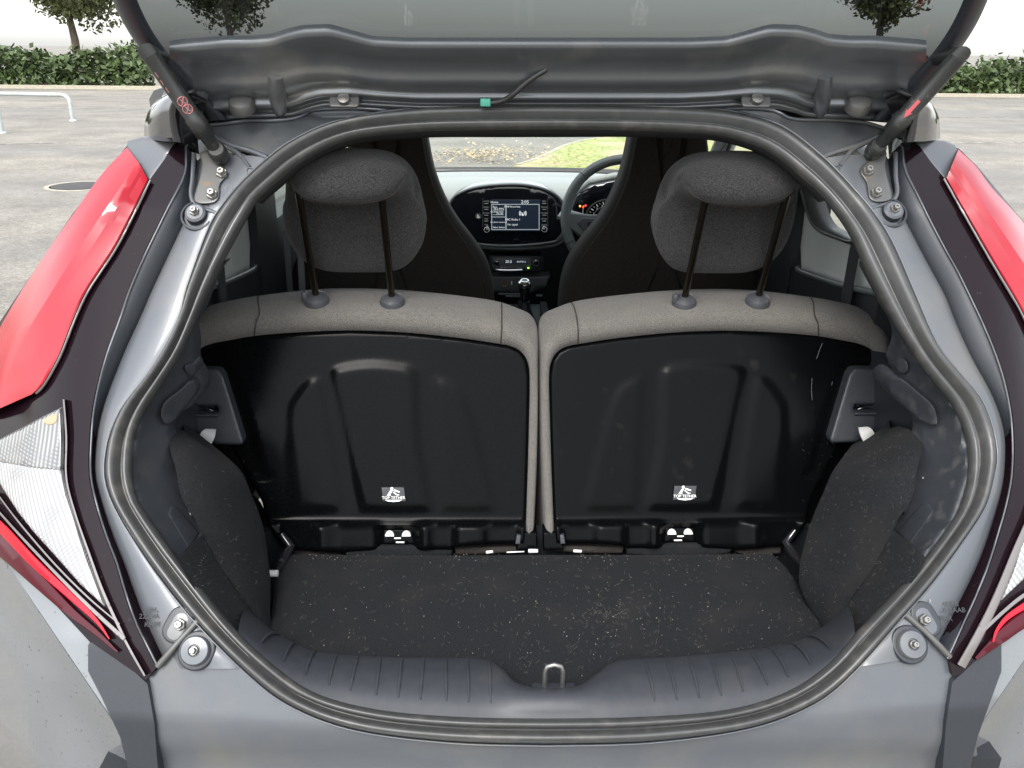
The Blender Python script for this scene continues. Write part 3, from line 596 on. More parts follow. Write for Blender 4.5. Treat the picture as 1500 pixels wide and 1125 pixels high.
    def hexbolt(nm, p, r, par, m=STEEL):
        lathe(nm, [(0, -.004), (r * 1.45, -.004), (r * 1.45, 0.002), (r * 1.25, .0035), (r, .0035), (r, .0035), (r, .009), (r * .8, .0105), (r * .45, .0105), (r * .4, .008), (0, .008)], p, NAP, m, par, 6 if r > .005 else 12, auto=30)
    hb = [(290, 298), (284, 290), (292, 262), (296, 240), (293, 224), (305, 221), (316, 236), (329, 247), (332, 257), (322, 270), (322, 284), (318, 294), (308, 298)] if L else \
         [(1302, 294), (1307, 287), (1300, 260), (1296, 240), (1299, 222), (1288, 219), (1277, 234), (1264, 243), (1260, 253), (1269, 266), (1271, 280), (1274, 291), (1284, 296)]
    br = patch('strut_bracket', hb, on_prof, BRACKET, car, d=-0.008, step=6, thick=0.012, er=0.003, ew=3)
    for u, v in (((325, 254), (311, 285)) if L else ((1271, 251), (1283, 283))): hexbolt('bolt', B(u, v, -0.010), 0.0062, br)
    # pressed step beside the bracket
    st = [(284, 226), (282, 262), (280, 285), (288, 301), (322, 314)] if L else [(1312, 224), (1312, 258), (1314, 282), (1305, 296), (1274, 306)]
    s_ = norm_pts(st, 30); tube('pressed_step', on_prof(s_[:, 0], s_[:, 1], 0.0), 0.0035, FLANGE, car, 8)
    rb_ = [(334, 216), (350, 226), (366, 246)] if L else [(1262, 212), (1246, 222), (1230, 244)]
    s_ = norm_pts(rb_, 12); tube('pressed_rib', on_prof(s_[:, 0], s_[:, 1], 0.001), 0.004, FLANGE, car, 8)
    for u, v in (((335, 277), (366, 250)) if L else ((1260, 276), (1226, 247))):
        lathe('pressed_dimple', [(0.007, -.002), (0.006, .0015), (0.0045, .0015), (0.003, -.001), (0, -.001)], B(u, v, 0.0), NAP, FLANGE, car, 14)
    # upper round stop: recess ring, rubber pad and bolt
    u, v = (289, 316) if L else (1305, 312); p = B(u, v, 0.0)
    up = lathe('rubber_stop', [(0.0245, -.01), (0.0245, .001), (0.0215, .002), (0.0205, -.002), (0.0200, -.004), (0.0165, -.004), (0.0155, .008), (0.0125, .010), (0, .010)], p + NAP * .001, NAP, GASKET, car, 28)
    lathe('stop_pad', [(0.0158, -.004), (0.0153, .009), (0.012, .0115), (0, .0115)], p + NAP * .001, NAP, FLANGE, up, 24)
    hexbolt('bolt', p + NAP * .012, 0.0052, up)
    # lower latch stops; a raised dark plate paints the shadow ring round each
    def stadium(p, w, h, tilt, nm, m, par, z0, z1, ringw=None):
        ax = np.array([1.0, 0, 0]); bx = np.cross(NAP, ax) ; ca, sa = math.cos(tilt), math.sin(tilt); a2 = ax * ca + bx * sa; b2 = -ax * sa + bx * ca
        return slab(nm, rrect(w, h, min(w, h) / 2 - .0005, 6), p + NAP * z1, a2, b2, m, par, thick=z1 - z0, r=min(.003, (z1 - z0) * .45))
    tl = R(-24) * -X
    u, v = (262, 915) if L else (1355, 907); p = B(u, v, 0)
    rc = stadium(p, .036, .050, tl, 'stop_shadow_plate', GASKET, car, -.01, .004)
    stadium(p - np.array([0, 0, .003]), .024, .040, tl, 'stop_plate', FLANGE, rc, 0, .006)
    hexbolt('bolt', B((265 if L else 1352), 915 if L else 908, -.004) + NAP * .003, .0056, rc)
    u, v = (289, 953) if L else (1331, 944); p = B(u, v, 0)
    rc = stadium(p, .048, .052, tl, 'stop_shadow_plate', GASKET, car, -.01, .0045)
    lathe('rubber_buffer', [(.0195, 0), (.0195, .010), (.0175, .013), (.008, .014), (.007, .012), (.0, .012)], p, NAP, FLANGE, rc, 26)
    hexbolt('bolt', p + NAP * .0125, .0042, rc)
    sm = [(231, 976), (262, 940), (291, 908)] if L else [(1391, 962), (1360, 930), (1325, 899)]
    s_ = norm_pts(sm, 12); tube('seam_strip', on_prof(s_[:, 0], s_[:, 1], -0.004), 0.0045, BRACKET, car, 8)
    # stamped marks as flat letters, their relief shade put into darker paint
    ax = np.array([1.0, 0, 0]); bx = np.cross(NAP, ax); tx = [('2BH2', 222, 894), ('222HA', 219, 903), ('KHM', 223, 915)] if L else [('AS RR', 1391, 885), ('ZA-2AAB', 1394, 894), ('RHR', 1385, 906)]
    for s, u, v in tx: text('stamped_mark', s, B(u, v, 0.0005) + NAP * .0006, ax, bx, 0.0095, STAMP, car, 0.0001)
    # ---------------- gas strut
    p0 = one(on_prof, *((318, 222) if L else (1285, 216)), -0.03); p1 = one(on_y, *((262, 141) if L else (1352, 141)), 1.325)
    far = p0 + (p1 - p0) * 1.7; t = (far - p0) / np.linalg.norm(far - p0)
    gs = tube('gas_strut', [p0, p0 + t * .028, p0 + t * .030, p0 + t * .06, p0 + t * .062, far], [.0095, .0105, .0138, .0146, .0126, .0126], STRUTMAT, car, 18)
    e0 = tg_pt([806 + X * 572], [84], .006)[0]; tube('strut_mount', [far - t * .012, far + t * .004, far * .5 + e0 * .5 + np.array([0, -.004, 0]), e0], [.0126, .014, .012, .014], STRUTMAT, gs, 12)
    lathe('ball_socket', [(0, -.012), (.013, -.012), (.0145, -.004), (.0145, .008), (.011, .013), (0, .013)], p0 - t * .004, NAP, STRUTMAT, gs, 18)
    lathe('ball_stud', [(.006, -.035), (.006, 0), (0, 0)], p0, NAP, STEEL, gs, 12)
    tc = CAM - p0; nrm = tc - t * (tc @ t); nrm /= np.linalg.norm(nrm); side_ = np.cross(t, nrm)
    if L:
        for q, k in ((276, 156), (268, 144)):
            w = on_y([q], [k], 1.33)[0]; s0 = (w - p0) @ t; c = p0 + t * s0 + nrm * .0128
            P = [c + (t * math.cos(a) + side_ * math.sin(a)) * .0068 - nrm * abs(math.sin(a)) * .0022 for a in np.linspace(0, 6.283, 21)[:-1]]
            tube('warning_ring', P, .0008, PINK, gs, 6, closed=True)
            tube('warning_slash', [c + (t + side_) * .0045 - nrm * .0006, c + nrm * .0004, c - (t + side_) * .0045 - nrm * .0006], .0007, PINK, gs, 6)
            tube('warning_figure', [c + t * .004 - side_ * .001, c - t * .001, c - t * .004 + side_ * .002], .0009, PINK, gs, 6)
        for k in range(3):
            c = p0 + t * (.112 + k * .012) + (nrm * .75 - side_ * .66 * (1 if side_ @ np.array([1, 0, 0]) > 0 else -1)) * .0129
            tube('warning_print', [c - t * .004, c + t * .004], .0006, PINK, gs, 5)
    else:
        w = on_y([1332], [150], 1.33)[0]; s0 = (w - p0) @ t; c = p0 + t * s0 + nrm * .0130
        P = [(-.020, 0), (-.008, .0055), (-.009, .0026), (.012, .0026), (.012, -.0026), (-.009, -.0026), (-.008, -.0055)]
        V = [c + t * a + side_ * b - nrm * (abs(b) / .0055) ** 2 * .0012 for a, b in P]
        mk('arrow_print', V + [v_ - nrm * .0008 for v_ in V], [(0, 1, 2), (0, 2, 3, 4, 5), (0, 5, 6)], REDARROW, gs, False)
    # ---------------- inside: boot side trim, wheel arch carpet
    tm = ([(330, 385), (318, 400), (296, 452), (283, 478), (286, 505), (285, 530), (296, 552), (300, 570), (284, 592), (262, 606), (247, 628), (252, 660), (262, 700), (268, 712), (264, 728), (279, 752), (296, 770), (292, 783), (276, 826), (262, 832), (240, 806), (205, 758), (186, 700), (190, 640), (206, 600), (232, 556), (258, 516), (282, 458), (308, 398)] if L else
          [(1270, 395), (1283, 420), (1300, 452), (1317, 482), (1318, 505), (1310, 530), (1318, 545), (1310, 560), (1305, 572), (1318, 592), (1340, 606), (1350, 630), (1345, 665), (1338, 700), (1335, 712), (1330, 735), (1317, 752), (1308, 768), (1312, 780), (1342, 818), (1352, 826), (1366, 812), (1402, 762), (1424, 700), (1420, 640), (1400, 596), (1362, 548), (1326, 496), (1298, 440), (1275, 390)])
    def trim_d(u, v):
        k = u if L else 1606 - u
        edge = np.interp(v, [380, 480, 560, 610, 690, 760, 830], [318, 272, 238, 211, 196, 220, 275])
        return 0.006 + np.clip((k - edge + 8) / 90, 0, 1.25) * 0.14
    bt = patch('boot_side_trim', tm, on_prof, TRIM if L else TRIMDIRTY, car, d=0.0, step=6, thick=0.03, relief=trim_d)
    # ledge block that carried the parcel shelf
    lg = [(236, 612), (240, 590), (262, 572), (280, 556), (289, 566), (288, 576), (272, 596), (250, 622)] if L else [(1372, 622), (1368, 596), (1345, 574), (1318, 553), (1303, 560), (1302, 572), (1318, 590), (1350, 618)]
    patch('shelf_ledge', lg, on_prof, TRIM if L else TRIMDIRTY, bt, d=0.014, step=7, thick=0.06, relief=lambda u, v: trim_d(u, v) - 0.03, er=0.004, ew=4)
    pg = [(274, 546), (270, 536), (284, 532), (289, 542), (281, 552)] if L else [(1314, 535), (1325, 526), (1331, 536), (1327, 547), (1316, 546)]
    patch('shelf_peg', pg, on_prof, TRIM, bt, d=0.02, step=4, thick=0.03, relief=lambda u, v: trim_d(u, v) - 0.03, er=0.004, ew=4)
    # flap in the trim
    fl = [(245, 752), (250, 742), (259, 741), (293, 780), (277, 806)] if L else [(1368, 750), (1362, 738), (1350, 737), (1313, 778), (1333, 798)]
    patch('trim_flap', fl, on_prof, TRIM, bt, d=0.004, step=6, smooth=False, thick=0.012, relief=lambda u, v: trim_d(u, v) - 0.006, er=0.004, ew=3)
    hk = [(272, 738), (274, 733), (284, 756), (280, 759)] if L else [(1330, 728), (1334, 730), (1326, 752), (1319, 752)]
    patch('bag_hook', hk, on_prof, TRIM, bt, d=0.012, step=4, smooth=False, thick=0.02, relief=lambda u, v: trim_d(u, v) - 0.02, er=0.003, ew=2)
    CP = CARPET if L else CARPETDIRTY
    if L:
        ca = [(247, 634, 1.20), (249, 658, 1.17), (258, 690, 1.14), (266, 728, 1.11), (288, 765, 1.08), (298, 785, 1.06), (330, 840, 1.06), (374, 903, 1.07), (384, 925, 1.065)]
        cm = [(257, 627, 1.24), (290, 652, 1.19), (310, 700, 1.15), (318, 735, 1.13), (333, 778, 1.11), (344, 806, 1.09), (360, 850, 1.08), (384, 905, 1.08), (392, 932, 1.07)]
        cb = [(270, 632, 1.31), (312, 663, 1.27), (355, 700, 1.25), (372, 737, 1.24), (385, 770, 1.23), (391, 806, 1.20), (396, 850, 1.15), (396, 903, 1.11), (400, 936, 1.08)]
        lo = [(260, 818, .985), (279, 855, .975), (307, 892, .965), (334, 925, .955), (364, 956, .955)]; fo = [(298, 783, 1.06), (316, 816, 1.06), (336, 850, 1.06), (356, 878, 1.065), (376, 906, 1.07)]
    else:
        ca = [(1351, 642, 1.20), (1350, 660, 1.17), (1342, 695, 1.14), (1336, 730, 1.11), (1316, 760, 1.08), (1306, 782, 1.06), (1273, 840, 1.06), (1232, 898, 1.07), (1222, 918, 1.065)]
        cm = [(1330, 622, 1.24), (1316, 650, 1.19), (1292, 700, 1.15), (1283, 735, 1.13), (1268, 778, 1.11), (1258, 806, 1.09), (1243, 850, 1.08), (1220, 903, 1.08), (1213, 930, 1.07)]
        cb = [(1304, 627, 1.31), (1274, 660, 1.27), (1226, 694, 1.25), (1206, 733, 1.24), (1190, 770, 1.23), (1178, 806, 1.20), (1171, 855, 1.15), (1199, 917, 1.10), (1205, 936, 1.08)]
        lo = [(1357, 818, .985), (1339, 848, .975), (1310, 886, .965), (1281, 917, .955), (1256, 946, .955)]; fo = [(1308, 778, 1.06), (1292, 808, 1.06), (1272, 842, 1.06), (1252, 872, 1.065), (1231, 898, 1.07)]
    g3 = lambda C_: catmull(np.array([one(on_y, u, v, y) for u, v, y in C_]), 6)
    A3, M3, B3 = g3(ca), g3(cm), g3(cb); M3 = .45 * M3 + .275 * (A3 + B3) + np.array([-X * .004, -.004, .004])
    rows = []
    for t in np.linspace(0, 1, 11): rows.append((1 - t) ** 2 * A3 + 2 * t * (1 - t) * (2 * M3 - (A3 + B3) / 2) + t * t * B3)
    rows += [B3 + np.array([X * .012, .03, 0]), B3 + np.array([X * .05, .09, -.01]), B3 + np.array([X * .12, .2, -.03])]
    loft('wheel_arch_carpet', rows, CP, car)
    L3, F3 = g3(lo), g3(fo)
    loft('lower_side_carpet', [L3 * (1 - t) + F3 * t + NAP * .008 * math.sin(math.pi * t) for t in np.linspace(0, 1, 7)] + [F3 + np.array([0, .02, -.03])], CP, car)
    # ---------------- cabin side: pale body metal, quarter window, dark pillar
    xs = .63 * X
    D = lambda pts: [one(on_x, u, v, .63) * [X, 1, 1] if not L else one(on_x, u, v, .63) * [X, 1, 1] for u, v in pts]
    def sheet(nm, yz, hole, m, par, x, th=0.02):
        pts = [Vector(p) for p in yz]; nb = len(pts); hp = [Vector(p) for p in hole] if hole is not None else []
        cons = [list(range(nb))]
        vs, es, fs, *_ = delaunay_2d_cdt(pts + hp, [(nb + i, nb + (i + 1) % len(hp)) for i in range(len(hp))] if hp else [], [list(range(nb))], 1, 1e-5)
        Q = np.array([[p[0], p[1]] for p in vs]); F = []
        for f in fs:
            c = Q[list(f)].mean(0)[None]
            if len(hp) and bdist(c, np.array(hole))[1][0]: continue
            F.append(tuple(f))
        V = np.stack([np.full(len(Q), x), Q[:, 0], Q[:, 1]], 1); nV = len(V); cnt = {}
        for f in F:
            for a, b in zip(f, f[1:] + f[:1]): cnt[(min(a, b), max(a, b))] = cnt.get((min(a, b), max(a, b)), 0) + 1
        V2 = V + [X * th, 0, 0]
        F2 = F + [tuple(i + nV for i in f[::-1]) for f in F] + [(a, b, b + nV, a + nV) for (a, b), c in cnt.items() if c == 1]
        return mk(nm, np.vstack([V, V2]), F2, m, par, False)
    yz = lambda pts: [tuple(one(on_x, u, v, .63)[1:]) for u, v in pts]
    wf = catmull(yz([(1180, 262), (1185, 290), (1193, 317), (1207, 338), (1232, 349), (1262, 357), (1268, 330), (1250, 270), (1220, 235), (1190, 235)]), 4, True)
    out = yz([(1171, 317), (1174, 240), (1180, 190), (1240, 190), (1300, 300), (1340, 440), (1262, 425), (1233, 417), (1174, 397)])
    sp = sheet('quarter_metal', out, wf, PALEMETAL, car, xs)
    c = wf.mean(0); fr = lambda k: [(xs, c[0] + (p[0] - c[0]) * k, c[1] + (p[1] - c[1]) * k) for p in wf]
    qw = loft('quarter_window', [np.array(fr(1.03)) - [X * .012, 0, 0], np.array(fr(.98)) - [X * .018, 0, 0], np.array(fr(.90)) - [X * .014, 0, 0], np.array(fr(.86)) + [X * .012, 0, 0], np.array(fr(.86)) + [X * .03, 0, 0]], RUBBER, car, closed=True)
    V = fr(.88); mk('pane', np.array(V) + [X * .02, 0, 0], [tuple(range(len(V)))], GLASS, qw, False)
    bot = yz([(1170, 392), (1174, 397), (1233, 417), (1262, 425), (1300, 432)]); bot += [(bot[-1][0], .6), (2.0, .6), (2.0, bot[0][1])]
    sheet('cabin_side_trim', bot, None, DARKPLASTIC, car, xs - X * .015, 0.05)
    tl3 = [one(on_x, u, v, .61) * [X, 1, 1] for u, v in ((1168, 392), (1176, 399), (1233, 418), (1300, 432))]; tube('trim_edge', catmull(tl3, 5), .006, DASHGREY, car, 8)
    sheet('pillar_trim', [(1.91, .55), (2.14, .55), (2.11, 1.40), (1.94, 1.40)], None, DARKPLASTIC, car, xs - X * .02, 0.08)
    sheet('door_trim', [(2.14, .25), (3.0, .25), (3.0, 1.10), (2.14, 1.12)], None, DARKPLASTIC, car, xs, 0.06)
    dg = sheet('door_window', [(2.13, 1.12), (2.95, 1.10), (2.55, 1.40), (2.13, 1.43)], None, GLASS, car, X * .67, 0.004)
    tube('window_frame', [(X * .665, 2.13, 1.10), (X * .665, 2.96, 1.10), (X * .665, 2.56, 1.415), (X * .665, 2.13, 1.43)], .014, RUBBER, dg, 8, closed=True)
    tube('front_pillar', [(X * .70, 3.12, 1.06), (X * .66, 2.6, 1.40), (X * .62, 2.38, 1.46)], .035, DARKPLASTIC, car, 10)
    # outer skin of the body side, seen only from beside the car
    rowsz = [(.22, .80), (.45, .88), (.75, .90), (.95, .89), (1.08, .83)]
    cv = [np.array([(X * (w - (.06 if y > 3.6 else 0)), y, z) for y in (1.28 + (.02 if z > .8 else 0), 1.6, 2.0, 2.5, 3.0, 3.6, 3.95)]) for z, w in rowsz]
    loft('body_side', cv, PAINT, car)
    cv = [np.array([(X * .83, y, z) for y, z in ((1.30, 1.08), (1.5, 1.09), (1.7, 1.09))]), np.array([(X * .66, y, z) for y, z in ((1.62, 1.42), (1.66, 1.45), (1.70, 1.46))])]
    loft('rear_quarter_skin', cv, PAINT, car)
    tube('roof_rail', [(X * .66, 1.60, 1.43), (X * .67, 2.0, 1.475), (X * .65, 2.42, 1.46)], .03, PAINT, car, 10)
    for wy in (1.62, 3.55):
        w_ = lathe('road_wheel', [(.0, -.1), (.20, -.1), (.29, -.095), (.31, -.06), (.31, .06), (.29, .095), (.21, .10), (.0, .10)], (X * .74, wy, .31), (X, 0, 0), TYRE, car, 36)
        lathe('rim', [(.0, 0), (.04, .01), (.06, .0), (.17, -.01), (.20, .01), (.205, 0), (.205, -.02), (0, -.02)], (X * .845, wy, .31), (X, 0, 0), STEEL, w_, 30)
side('L'); side('R')

# --- roof header between tailgate and seal
topL = [(300, 182), (322, 180), (340, 178), (364, 175), (400, 175), (430, 172), (448, 165), (462, 159), (520, 157), (560, 160), (600, 163), (780, 160)]
hl = catmull(topL, 3); soL = norm_pts(SEAL_OUT_L, 200); soL = soL[soL[:, 1] < 232] + [6, 10]
patch('roof_header', [tuple(p) for p in resample(hl, 40)] + [tuple(p) for p in resample(soL, 26)] + [(340, 214), (311, 197)], on_prof, PAINT, car, d=0.012, step=10, smooth=False, thick=0.03, relief=lambda u, v: 0.006 * np.clip((u - 520) / 100, 0, 1), er=0.006, ew=6)
topR = [(1300, 188), (1276, 180), (1258, 177), (1220, 174), (1180, 174), (1155, 171), (1132, 160), (1087, 157), (1040, 159), (980, 162), (780, 160)]
hr = catmull(topR, 3); soR = norm_pts(SEAL_OUT_R, 200); soR = soR[soR[:, 1] < 230] + [-6, 10]
patch('roof_header', [tuple(p) for p in resample(hr, 40)] + [tuple(p) for p in resample(soR, 26)] + [(1250, 214), (1286, 200)], on_prof, PAINT, car, d=0.012, step=10, smooth=False, thick=0.03, relief=lambda u, v: 0.006 * np.clip((1060 - u) / 100, 0, 1), er=0.006, ew=6)
for hh in (hl, hr):
    q = resample(hh, 50); tube('header_bead', on_prof(q[:, 0], q[:, 1] + 1.5, 0.008), 0.0028, FLANGE, car, 8)
for P in ([(312, 199), (340, 213), (370, 222), (392, 231)], [(1286, 201), (1258, 213), (1226, 222), (1202, 231)]):
    q = norm_pts(P, 16); tube('header_bead', on_prof(q[:, 0], q[:, 1], 0.002), 0.0045, FLANGE, car, 8)

# --- roof, headlining, windscreen, bonnet, floor
def arch(y, z, w, drop, n=17): 
    t = np.linspace(-1, 1, n); return np.stack([t * w, np.full(n, y), z - drop * np.abs(t) ** 3], 1)
loft('roof', [arch(1.44, 1.462, .62, .03), arch(1.60, 1.505, .66, .05), arch(2.0, 1.525, .67, .05), arch(2.38, 1.50, .65, .05), arch(2.40, 1.48, .65, .05)], PAINT, car)
loft('headlining', [arch(1.435, 1.425, .56, .03), arch(1.60, 1.452, .62, .05), arch(2.0, 1.468, .64, .05), arch(2.38, 1.462, .63, .05)], HEADLINE, car)
# inner lip of the opening behind the seal, along the top
cvs = []
ti = np.vstack([norm_pts(SEAL_IN_L, 160), norm_pts(SEAL_IN_R, 160)[::-1]]); 
tL = norm_pts(SEAL_IN_L, 160); tR = norm_pts(SEAL_IN_R, 160); tp = np.vstack([tL[tL[:, 1] < 300][::-1], tR[tR[:, 1] < 300][1:]])
for off, dy in ((-6, .0), (3, .02), (7, .05), (10, .09)):
    c_ = np.array([790, 420]); w = tp + (c_ - tp) / np.linalg.norm(c_ - tp, axis=1)[:, None] * off; cvs.append(on_prof(w[:, 0], w[:, 1], dy))
loft('headlining_edge', cvs, FELT, car)
ws = [arch(2.39, 1.49, .63, .05), arch(2.75, 1.33, .68, .05), arch(3.15, 1.115, .72, .05)]
loft('windscreen', ws, GLASS, car)
tube('windscreen_seal', arch(3.12, 1.118, .74, .05), .016, RUBBER, car, 8)
loft('bonnet', [arch(3.14, 1.06, .74, .06), arch(3.5, 1.0, .74, .08), arch(3.8, .92, .70, .1), arch(3.98, .78, .66, .1), arch(4.02, .3, .66, .02)], PAINT, car)
V = []; F = []
joined('cabin_floor', [box_geo((0, 2.3, .28), (1.3, 2.0, .04)), box_geo((0, 3.1, .62), (1.36, .04, .72))], DARKPLASTIC, car)
joined('underbody', [box_geo((0, 2.45, .22), (1.5, 2.5, .05)), box_geo((0, 1.05, .48), (1.1, .08, .4))], DARKPLASTIC, car)
# --- boot well, sill trim, rear panel and bumper
inL = [(374, 900), (371, 925), (380, 905)]; 
tin = [(366, 893), (376, 905), (390, 917), (407, 930), (447, 949), (481, 957), (567, 962), (640, 963), (700, 964), (722, 969), (740, 983), (758, 1002), (800, 1010), (845, 1006), (866, 992), (880, 982), (893, 972), (912, 966), (960, 963), (1020, 959), (1100, 951), (1153, 943), (1177, 935), (1205, 918), (1222, 905), (1236, 889)]
tinp = norm_pts(tin, 150)
so_b = np.vstack([norm_pts(SEAL_IN_L, 400)[200:], norm_pts(SEAL_IN_R, 400)[::-1][1:200]])
so_b = so_b[(so_b[:, 1] > 925)]; sb_ = resample(so_b, 150)
zin = .718
i3 = on_z(tinp[:, 0], tinp[:, 1], zin); o3 = on_prof(sb_[:, 0], sb_[:, 1], 0.01)
rows = [i3 + [0, .004, -.03], i3 + [0, .002, -.006], i3]
for t in (.08, .25, .5, .75, .92, 1.0): rows.append(i3 * (1 - t) + o3 * t + np.array([0, 0, .016 * math.sin(math.pi * min(1, t * 1.0)) ** .7]))
rows.append(o3 + [0, -.02, -.01])
sill = loft('sill_trim', rows, TRIM, car)
for k in range(26):                                   # moulded ribs across the sill
    x = -.40 + k * .031
    if -.09 < x < .115 or abs(x) > .44: continue
    i = int(np.argmin(np.abs(i3[:, 0] - x))); j = int(np.argmin(np.abs(o3[:, 0] - x)))
    a, b = i3[i], o3[j]; P = [a * (1 - t) + b * t + np.array([0, 0, .0165 * math.sin(math.pi * t) ** .7]) for t in (.1, .3, .5, .7, .85)]
    tube('sill_rib', P, [.001, .002, .0022, .002, .001], TRIM, sill, 6)
lp = one(on_prof, 812, 1008, .035)
lt = box('latch_plate', lp + [0, 0, -.012], (.06, .04, .012), GASKET, car, .004)
tube('striker_loop', [lp + [-.012, .012, -.01], lp + [-.012, .012, .018], lp + [-.009, .012, .026], lp + [.0, .012, .029], lp + [.009, .012, .026], lp + [.012, .012, .018], lp + [.012, .012, -.01]], .0036, STEEL, lt, 10)
so_full = np.vstack([norm_pts(SEAL_OUT_L, 400)[200:], norm_pts(SEAL_OUT_R, 400)[::-1][1:200]]); so_full = so_full[so_full[:, 1] > 905]
rp = [tuple(p) for p in resample(so_full + [0, -10], 60)] + [(1330, 897), (1393, 962), (1420, 1000), (1440, 1180), (180, 1180), (200, 1010), (230, 978), (290, 908)]
patch('rear_panel', rp, on_prof, FLANGE, car, d=0.004, step=12, smooth=False, thick=0.02, relief=lambda u, v: 0.012 * np.clip((v - 1085) / 30, 0, 1), er=0.003, ew=5)
joined('boot_well', [box_geo((0, 1.15, .60), (1.25, .5, .02)), box_geo((-.62, 1.36, .80), (.02, .3, .44)), box_geo((.62, 1.36, .80), (.02, .3, .44)), box_geo((0, 1.36, .66), (1.2, .02, .1))], DARKPLASTIC, car)
# bumper
bt_ = np.linspace(-1, 1, 31)
bump_row = lambda w, y, z, c: np.stack([bt_ * w, y + c * np.abs(bt_) ** 2.6, np.full(31, z)], 1)
loft('rear_bumper', [bump_row(.70, .90, .60, .22), bump_row(.74, .82, .60, .28), bump_row(.78, .80, .585, .32), bump_row(.80, .785, .54, .34), bump_row(.80, .79, .40, .34), bump_row(.78, .83, .26, .32), bump_row(.76, .95, .24, .3)], WETPAINT, car)

# --- raised tailgate
tgx = [(1.0, 1)]
def base(u):
    u = np.asarray(u, float); k = np.minimum(np.abs(u - 806), 560)
    return np.interp(k, [0, 190, 230, 290, 335, 358, 376, 405, 440, 500, 540], [158, 158, 156, 153, 155, 161, 168, 170.5, 170.5, 176, 182])
cur = []
uu = np.linspace(292, 1314, 130)
for off, dd in ((4, .03), (0, .012), (-4, .018), (-7, .035), (-9, .016), (-12, .004), (-16, .002), (-19, .012), (-24, .014), (-29, .004), (-36, .0), (-44, .004), (-52, .010), (-70, .008), (-86, .004), (-96, .008), (-100, .02), (-103, .03)):
    k = np.clip((np.abs(uu - 806) - 240) / 60, 0, 1); sc = 1 + .15 * k
    cur.append(tg_pt(806 + (uu - 806) * (1 + .085 * np.clip(-off - 14, 0, 30) / 30), base(uu) + off * sc, dd))
tg = loft('tailgate', cur, PAINT, car)
gp = [tuple(x) for x in ((230, 108), (420, 76), (700, 60), (910, 60), (1190, 76), (1385, 108), (1430, 20), (1480, -70), (135, -70), (185, 20))]
patch('tailgate_glass', gp, tg_pt, TINTGLASS, tg, d=.03, step=24, smooth=False, thick=0, er=0)
# the rest of the raised tailgate: privacy glass, lower skin and lock
xs_ = np.linspace(-1, 1, 21)
tr = lambda w, y, z: np.stack([xs_ * w, np.full(21, y) + .03 * xs_ ** 2, np.full(21, z)], 1)
loft('rear_glass', [tr(.66, 1.185, 1.640), tr(.65, 1.10, 1.76), tr(.63, .99, 1.87)], TINTGLASS, tg)
loft('lower_skin', [tr(.63, .992, 1.868), tr(.60, .93, 1.93), tr(.57, .88, 1.97), tr(.56, .86, 2.0), tr(.57, .90, 2.02), tr(.64, 1.0, 1.93)], PAINT, tg)
for sd in (-1, 1):
    e = [(806 + sd * k, v) for k, v in ((502, 176), (538, 140), (566, 110), (600, 70), (628, 25), (655, -40), (670, -80))]
    c = norm_pts(e, 40); cv = []
    for o_, dd in ((-34, .02), (-30, .004), (-18, -.002), (-6, .002), (0, .014), (2, .035)): cv.append(tg_pt(c[:, 0] + sd * o_, c[:, 1], dd))
    loft('side_frame', cv, GASKET, tg)
    # glossy corner block of the spoiler
    X = sd
    if sd < 0: oc = [(211, 202), (211, 188), (213, 176), (219, 160), (230, 147), (250, 136), (275, 128)]; ic = [(259, 208), (254, 190), (251, 172), (250, 160), (254, 148), (266, 140), (284, 132)]; bk = [(292, 226), (290, 205), (292, 185), (296, 170), (300, 158), (304, 148), (306, 136)]
    else: oc = [(1377, 203), (1377, 188), (1375, 172), (1370, 160), (1362, 149), (1346, 137), (1320, 128)]; ic = [(1335, 208), (1339, 190), (1342, 172), (1349, 158), (1348, 150), (1338, 141), (1316, 132)]; bk = [(1306, 224), (1308, 205), (1308, 185), (1306, 170), (1302, 158), (1298, 148), (1292, 136)]
    g = lambda P, y0, y1: on_y(norm_pts(P, 24)[:, 0], norm_pts(P, 24)[:, 1], np.linspace(y0, y1, 24))
    o_, i_, b_ = g(oc, 1.47, 1.38), g(ic, 1.335, 1.33), g(bk, 1.40, 1.38)
    cen = o_.mean(0)
    rows = [o_ + [0, .2, 0], o_, o_ * .7 + i_ * .3 + [0, -.012, 0], o_ * .35 + i_ * .65 + [0, -.010, 0], i_ * .9 + o_ * .1, i_, i_ * .8 + b_ * .2 + [0, .02, 0], b_]
    sb2 = loft('spoiler_end', rows, GLOSSBLACK, tg)
    lo = [r[0] for r in rows]; mk('spoiler_underside', lo + [p + np.array([0, .05, .0]) for p in lo[::-1]], [tuple(range(len(lo)))], GLOSSBLACK, sb2, False)
    # hinge cover / rusty cap and stud plate
    u = 806 + sd * 302; p = tg_pt([u], [147], -.004)[0]
    ax = np.array([1.0, 0, 0]); bx = np.cross(NAP, ax)
    pl = slab('stud_plate', rrect(.046, .022, .006, 4), p, ax, bx, BRACKET, tg, thick=.006, r=.002)
    lathe('stud', [(0, 0), (.010, 0), (.009, .006), (.004, .007), (.0, .007)], p + NAP * .001, NAP, STEEL, pl, 14)
    u = 806 + sd * 452; p = tg_pt([u], [152], .0)[0]
    lathe('rubber_grommet', [(0, -.01), (.020, -.01), (.020, .002), (.017, .007), (.008, .010), (0, .010)], p, (NAP + np.array([0, 0, .4])), BRACKET, tg, 22)
    tube('hinge_arm', [tg_pt([806 + sd * 395], [163], .03)[0], tg_pt([806 + sd * 400], [140], .0)[0], tg_pt([806 + sd * 402], [110], .01)[0]], [.012, .014, .012], PAINT, tg, 10)
pb = tg_pt([713], [150], -.012)[0]
